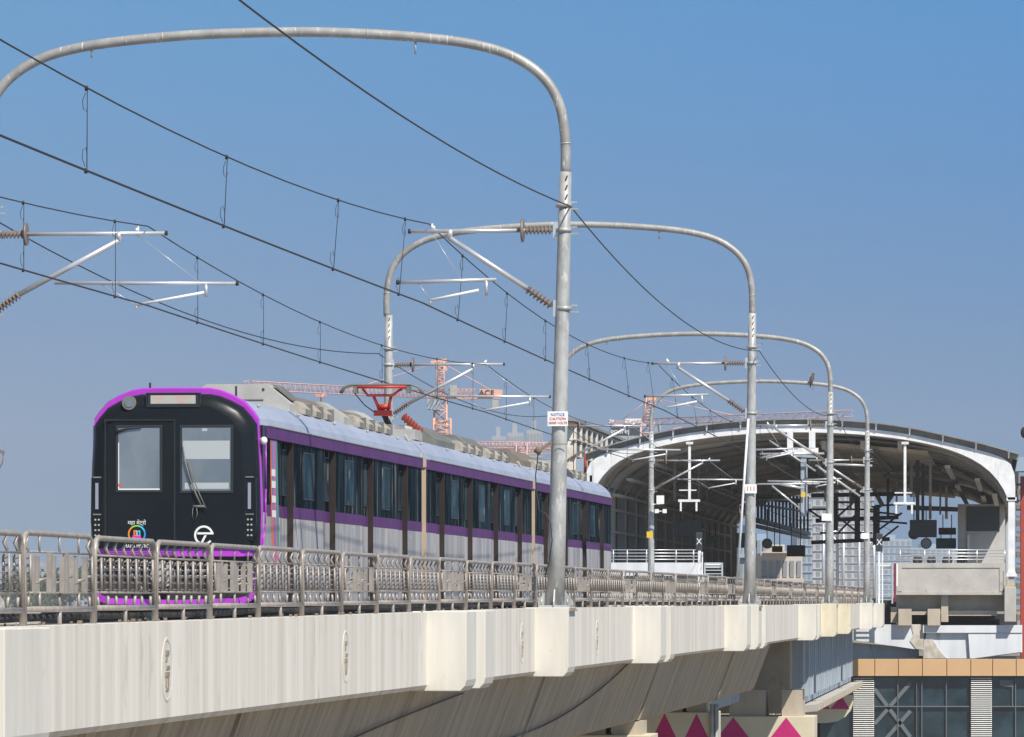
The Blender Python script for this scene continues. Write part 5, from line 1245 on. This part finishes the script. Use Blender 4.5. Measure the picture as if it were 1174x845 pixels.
m = MB(); m.prism([P(701, 490, Yn-1), P(735, 490, Yn-1), P(735, 499.5, Yn-1), P(701, 499.5, Yn-1)], (0, .6, 0)); m.build('name_board', 'sign_dark', t)
text('godrej', 'lettering', 'sign_white', t, tuple(P(711, 494.5, Yn-1.3)-t.location), 1.2, thick=.03)
for i, (x0, x1, y, Y) in enumerate(((-60, -20, 640, 2600), (8, 30, 652, 2500), (36, 52, 646, 2700), (60, 96, 655, 2300), (-18, 6, 648, 2900))):
    tower(('hazy low block beyond the left fence, partly out of frame', 'hazy low block low on the left horizon, second from left', 'hazy low block on the left horizon, third from left', 'hazy wide block on the left horizon next to the train', 'hazy low block at the very left edge')[i], x0, x1, y, Y, 40, 'city', 8, 5, 'hazy blocks on the left horizon')
# trees on the left horizon
def tree(label, x, ytop, Y, w, ls=2.4):
    zt = P(x, ytop, Y).z; bx = P(x, 0, Y).x
    t = thing('broadleaf_tree', label, 'tree', (bx, Y, -11), 0, 'hazy trees on the horizon')
    m = MB(); m.tube([(bx, Y, -11), (bx+.2, Y, -5), (bx-.1, Y, zt-2.5)], [.45, .3, .12], 8)
    for q in range(5):
        a = q*1.3; m.tube([(bx, Y, -5+q*.6), (bx+math.cos(a)*w*.5, Y+math.sin(a)*w*.5, min(zt-1.5, -1+q))], [.15, .05], 5)
    m.build('trunk', 'bark', t)
    m = MB(); rnd = random.Random(x)
    for cl in range(26):
        a = rnd.uniform(0, 6.28); rr_ = w*rnd.random()**.5; c = Vector((bx+math.cos(a)*rr_, Y+math.sin(a)*rr_, zt-1.5-rnd.random()*5-rr_*.6)); s = rnd.uniform(.8, 1.7)*ls
        for q in range(70):
            v = Vector((rnd.gauss(0, 1), rnd.gauss(0, 1), rnd.gauss(0, .7)))*s*.55; p = c+v
            d1 = Vector((rnd.uniform(-1, 1), rnd.uniform(-1, 1), rnd.uniform(-1, 1))).normalized()*.28*ls; d2 = d1.cross(Vector((rnd.uniform(-1, 1), rnd.uniform(-1, 1), .3))).normalized()*.2*ls
            m.add([p-d1, p+d2, p+d1, p-d2], [(0, 1, 2, 3)])
    m.build('crown', 'leaf', t)
tree('hazy tree just left of the train above the fence', 80, 640, 1500, 7)
tree('hazy tree at the left edge behind the fence', 22, 652, 1700, 9)
tree('hazy tree between the two other trees on the left', 50, 656, 1800, 9)

# ------------------------------------------------------------------ haze
m = MB(); m.box(-1500, 1500, -60, 3600, -12, 118)
hz = m.build('haze', 'wire'); hz.data.materials.clear()
hm = bpy.data.materials.new('haze'); hm.use_nodes = True; nt = hm.node_tree; nt.nodes.clear()
out = nt.nodes.new('ShaderNodeOutputMaterial'); pv = nt.nodes.new('ShaderNodeVolumePrincipled'); pv.inputs['Color'].default_value = (.90, .90, .90, 1); pv.inputs['Density'].default_value = .00018
nt.links.new(pv.outputs[0], out.inputs['Volume']); hz.data.materials.append(hm); tag(hz, kind='stuff')

# ------------------------------------------------------------------ world, sun, camera
W_ = bpy.data.worlds.new('World'); sc.world = W_; W_.use_nodes = True; nt = W_.node_tree
bg = nt.nodes['Background']; sky = nt.nodes.new('ShaderNodeTexSky'); sky.sky_type = 'NISHITA'; sky.sun_disc = False
EL, AZ = R(50), R(33)      # sun behind the camera, to the right
to_sun = Vector((math.sin(AZ)*math.cos(EL), -math.cos(AZ)*math.cos(EL), math.sin(EL)))
sky.sun_elevation = EL; sky.sun_rotation = math.atan2(to_sun.x, to_sun.y); sky.air_density = 1.2; sky.dust_density = .4; sky.ozone_density = 2.0
tc = nt.nodes.new('ShaderNodeTexCoord'); mp = nt.nodes.new('ShaderNodeMapping'); mp.vector_type = 'POINT'
mp.inputs['Scale'].default_value = (1, 1, 4.2); mp.inputs['Location'].default_value = (0, 0, .22)
nm = nt.nodes.new('ShaderNodeVectorMath'); nm.operation = 'NORMALIZE'
nt.links.new(tc.outputs['Generated'], mp.inputs[0]); nt.links.new(mp.outputs[0], nm.inputs[0]); nt.links.new(nm.outputs[0], sky.inputs[0])
hs = nt.nodes.new('ShaderNodeHueSaturation'); hs.inputs['Saturation'].default_value = 1.0
nt.links.new(sky.outputs[0], hs.inputs['Color']); sx_ = nt.nodes.new('ShaderNodeSeparateXYZ'); nt.links.new(tc.outputs['Generated'], sx_.inputs[0])
rp = nt.nodes.new('ShaderNodeValToRGB'); mr = nt.nodes.new('ShaderNodeMapRange'); mr.inputs[1].default_value = 0; mr.inputs[2].default_value = .3; nt.links.new(sx_.outputs[2], mr.inputs[0]); nt.links.new(mr.outputs[0], rp.inputs[0])
RAMP = [(0, (.66, .80, .90)), (.0176, (.70, .86, .96)), (.0466, (.88, 1.15, 1.28)), (.063, (.90, 1.31, 1.49)), (.0945, (.845, 1.60, 1.87)), (.108, (.85, 1.71, 1.98)), (.3, (.72, .86, .98))]   # how the haze near the horizon tints the sky, by sine of elevation
els = rp.color_ramp.elements
while len(els) < len(RAMP): els.new(.5)
for e_, (z_, c_) in zip(els, RAMP): e_.position = z_/.3; e_.color = (*[v/2 for v in c_], 1)
mu = nt.nodes.new('ShaderNodeMix'); mu.data_type = 'RGBA'; mu.blend_type = 'MULTIPLY'; mu.inputs[0].default_value = 1
nt.links.new(hs.outputs[0], mu.inputs[6]); nt.links.new(rp.outputs[0], mu.inputs[7]); cx_ = nt.nodes.new('ShaderNodeCombineColor'); cx_.inputs[2].default_value = 1
for k_, (a_, b_) in enumerate(((1.33, .67), (1.10, .90))):   # the air is clearer to the right
    q_ = nt.nodes.new('ShaderNodeMapRange'); q_.inputs[1].default_value = -.13; q_.inputs[2].default_value = .13; q_.inputs[3].default_value = a_; q_.inputs[4].default_value = b_
    nt.links.new(sx_.outputs[0], q_.inputs[0]); nt.links.new(q_.outputs[0], cx_.inputs[k_])
m2 = nt.nodes.new('ShaderNodeMix'); m2.data_type = 'RGBA'; m2.blend_type = 'MULTIPLY'; m2.inputs[0].default_value = 1
nt.links.new(mu.outputs[2], m2.inputs[6]); nt.links.new(cx_.outputs[0], m2.inputs[7]); nt.links.new(m2.outputs[2], bg.inputs[0]); bg.inputs[1].default_value = .15
sun = bpy.data.lights.new('sun', 'SUN'); sun.energy = 4.3; sun.angle = R(.5); sun.color = (1, .935, .84)
so = bpy.data.objects.new('sun', sun); COL.objects.link(so); so.rotation_euler = (-to_sun).to_track_quat('-Z', 'Y').to_euler()
cam = bpy.data.cameras.new('camera'); co = bpy.data.objects.new('camera', cam); COL.objects.link(co)
cam.sensor_width = 36; cam.lens = F/1174*36; cam.shift_y = (HY-422.5)/1174; cam.clip_start = .5; cam.clip_end = 12000
co.location = (0, 0, 0); co.rotation_euler = (R(90), 0, 0); sc.camera = co
sc.view_settings.view_transform = 'Standard'; sc.view_settings.look = 'None'; sc.view_settings.exposure = .4; sc.view_settings.gamma = 1
sc.cycles.max_bounces = 6; sc.cycles.volume_bounces = 0
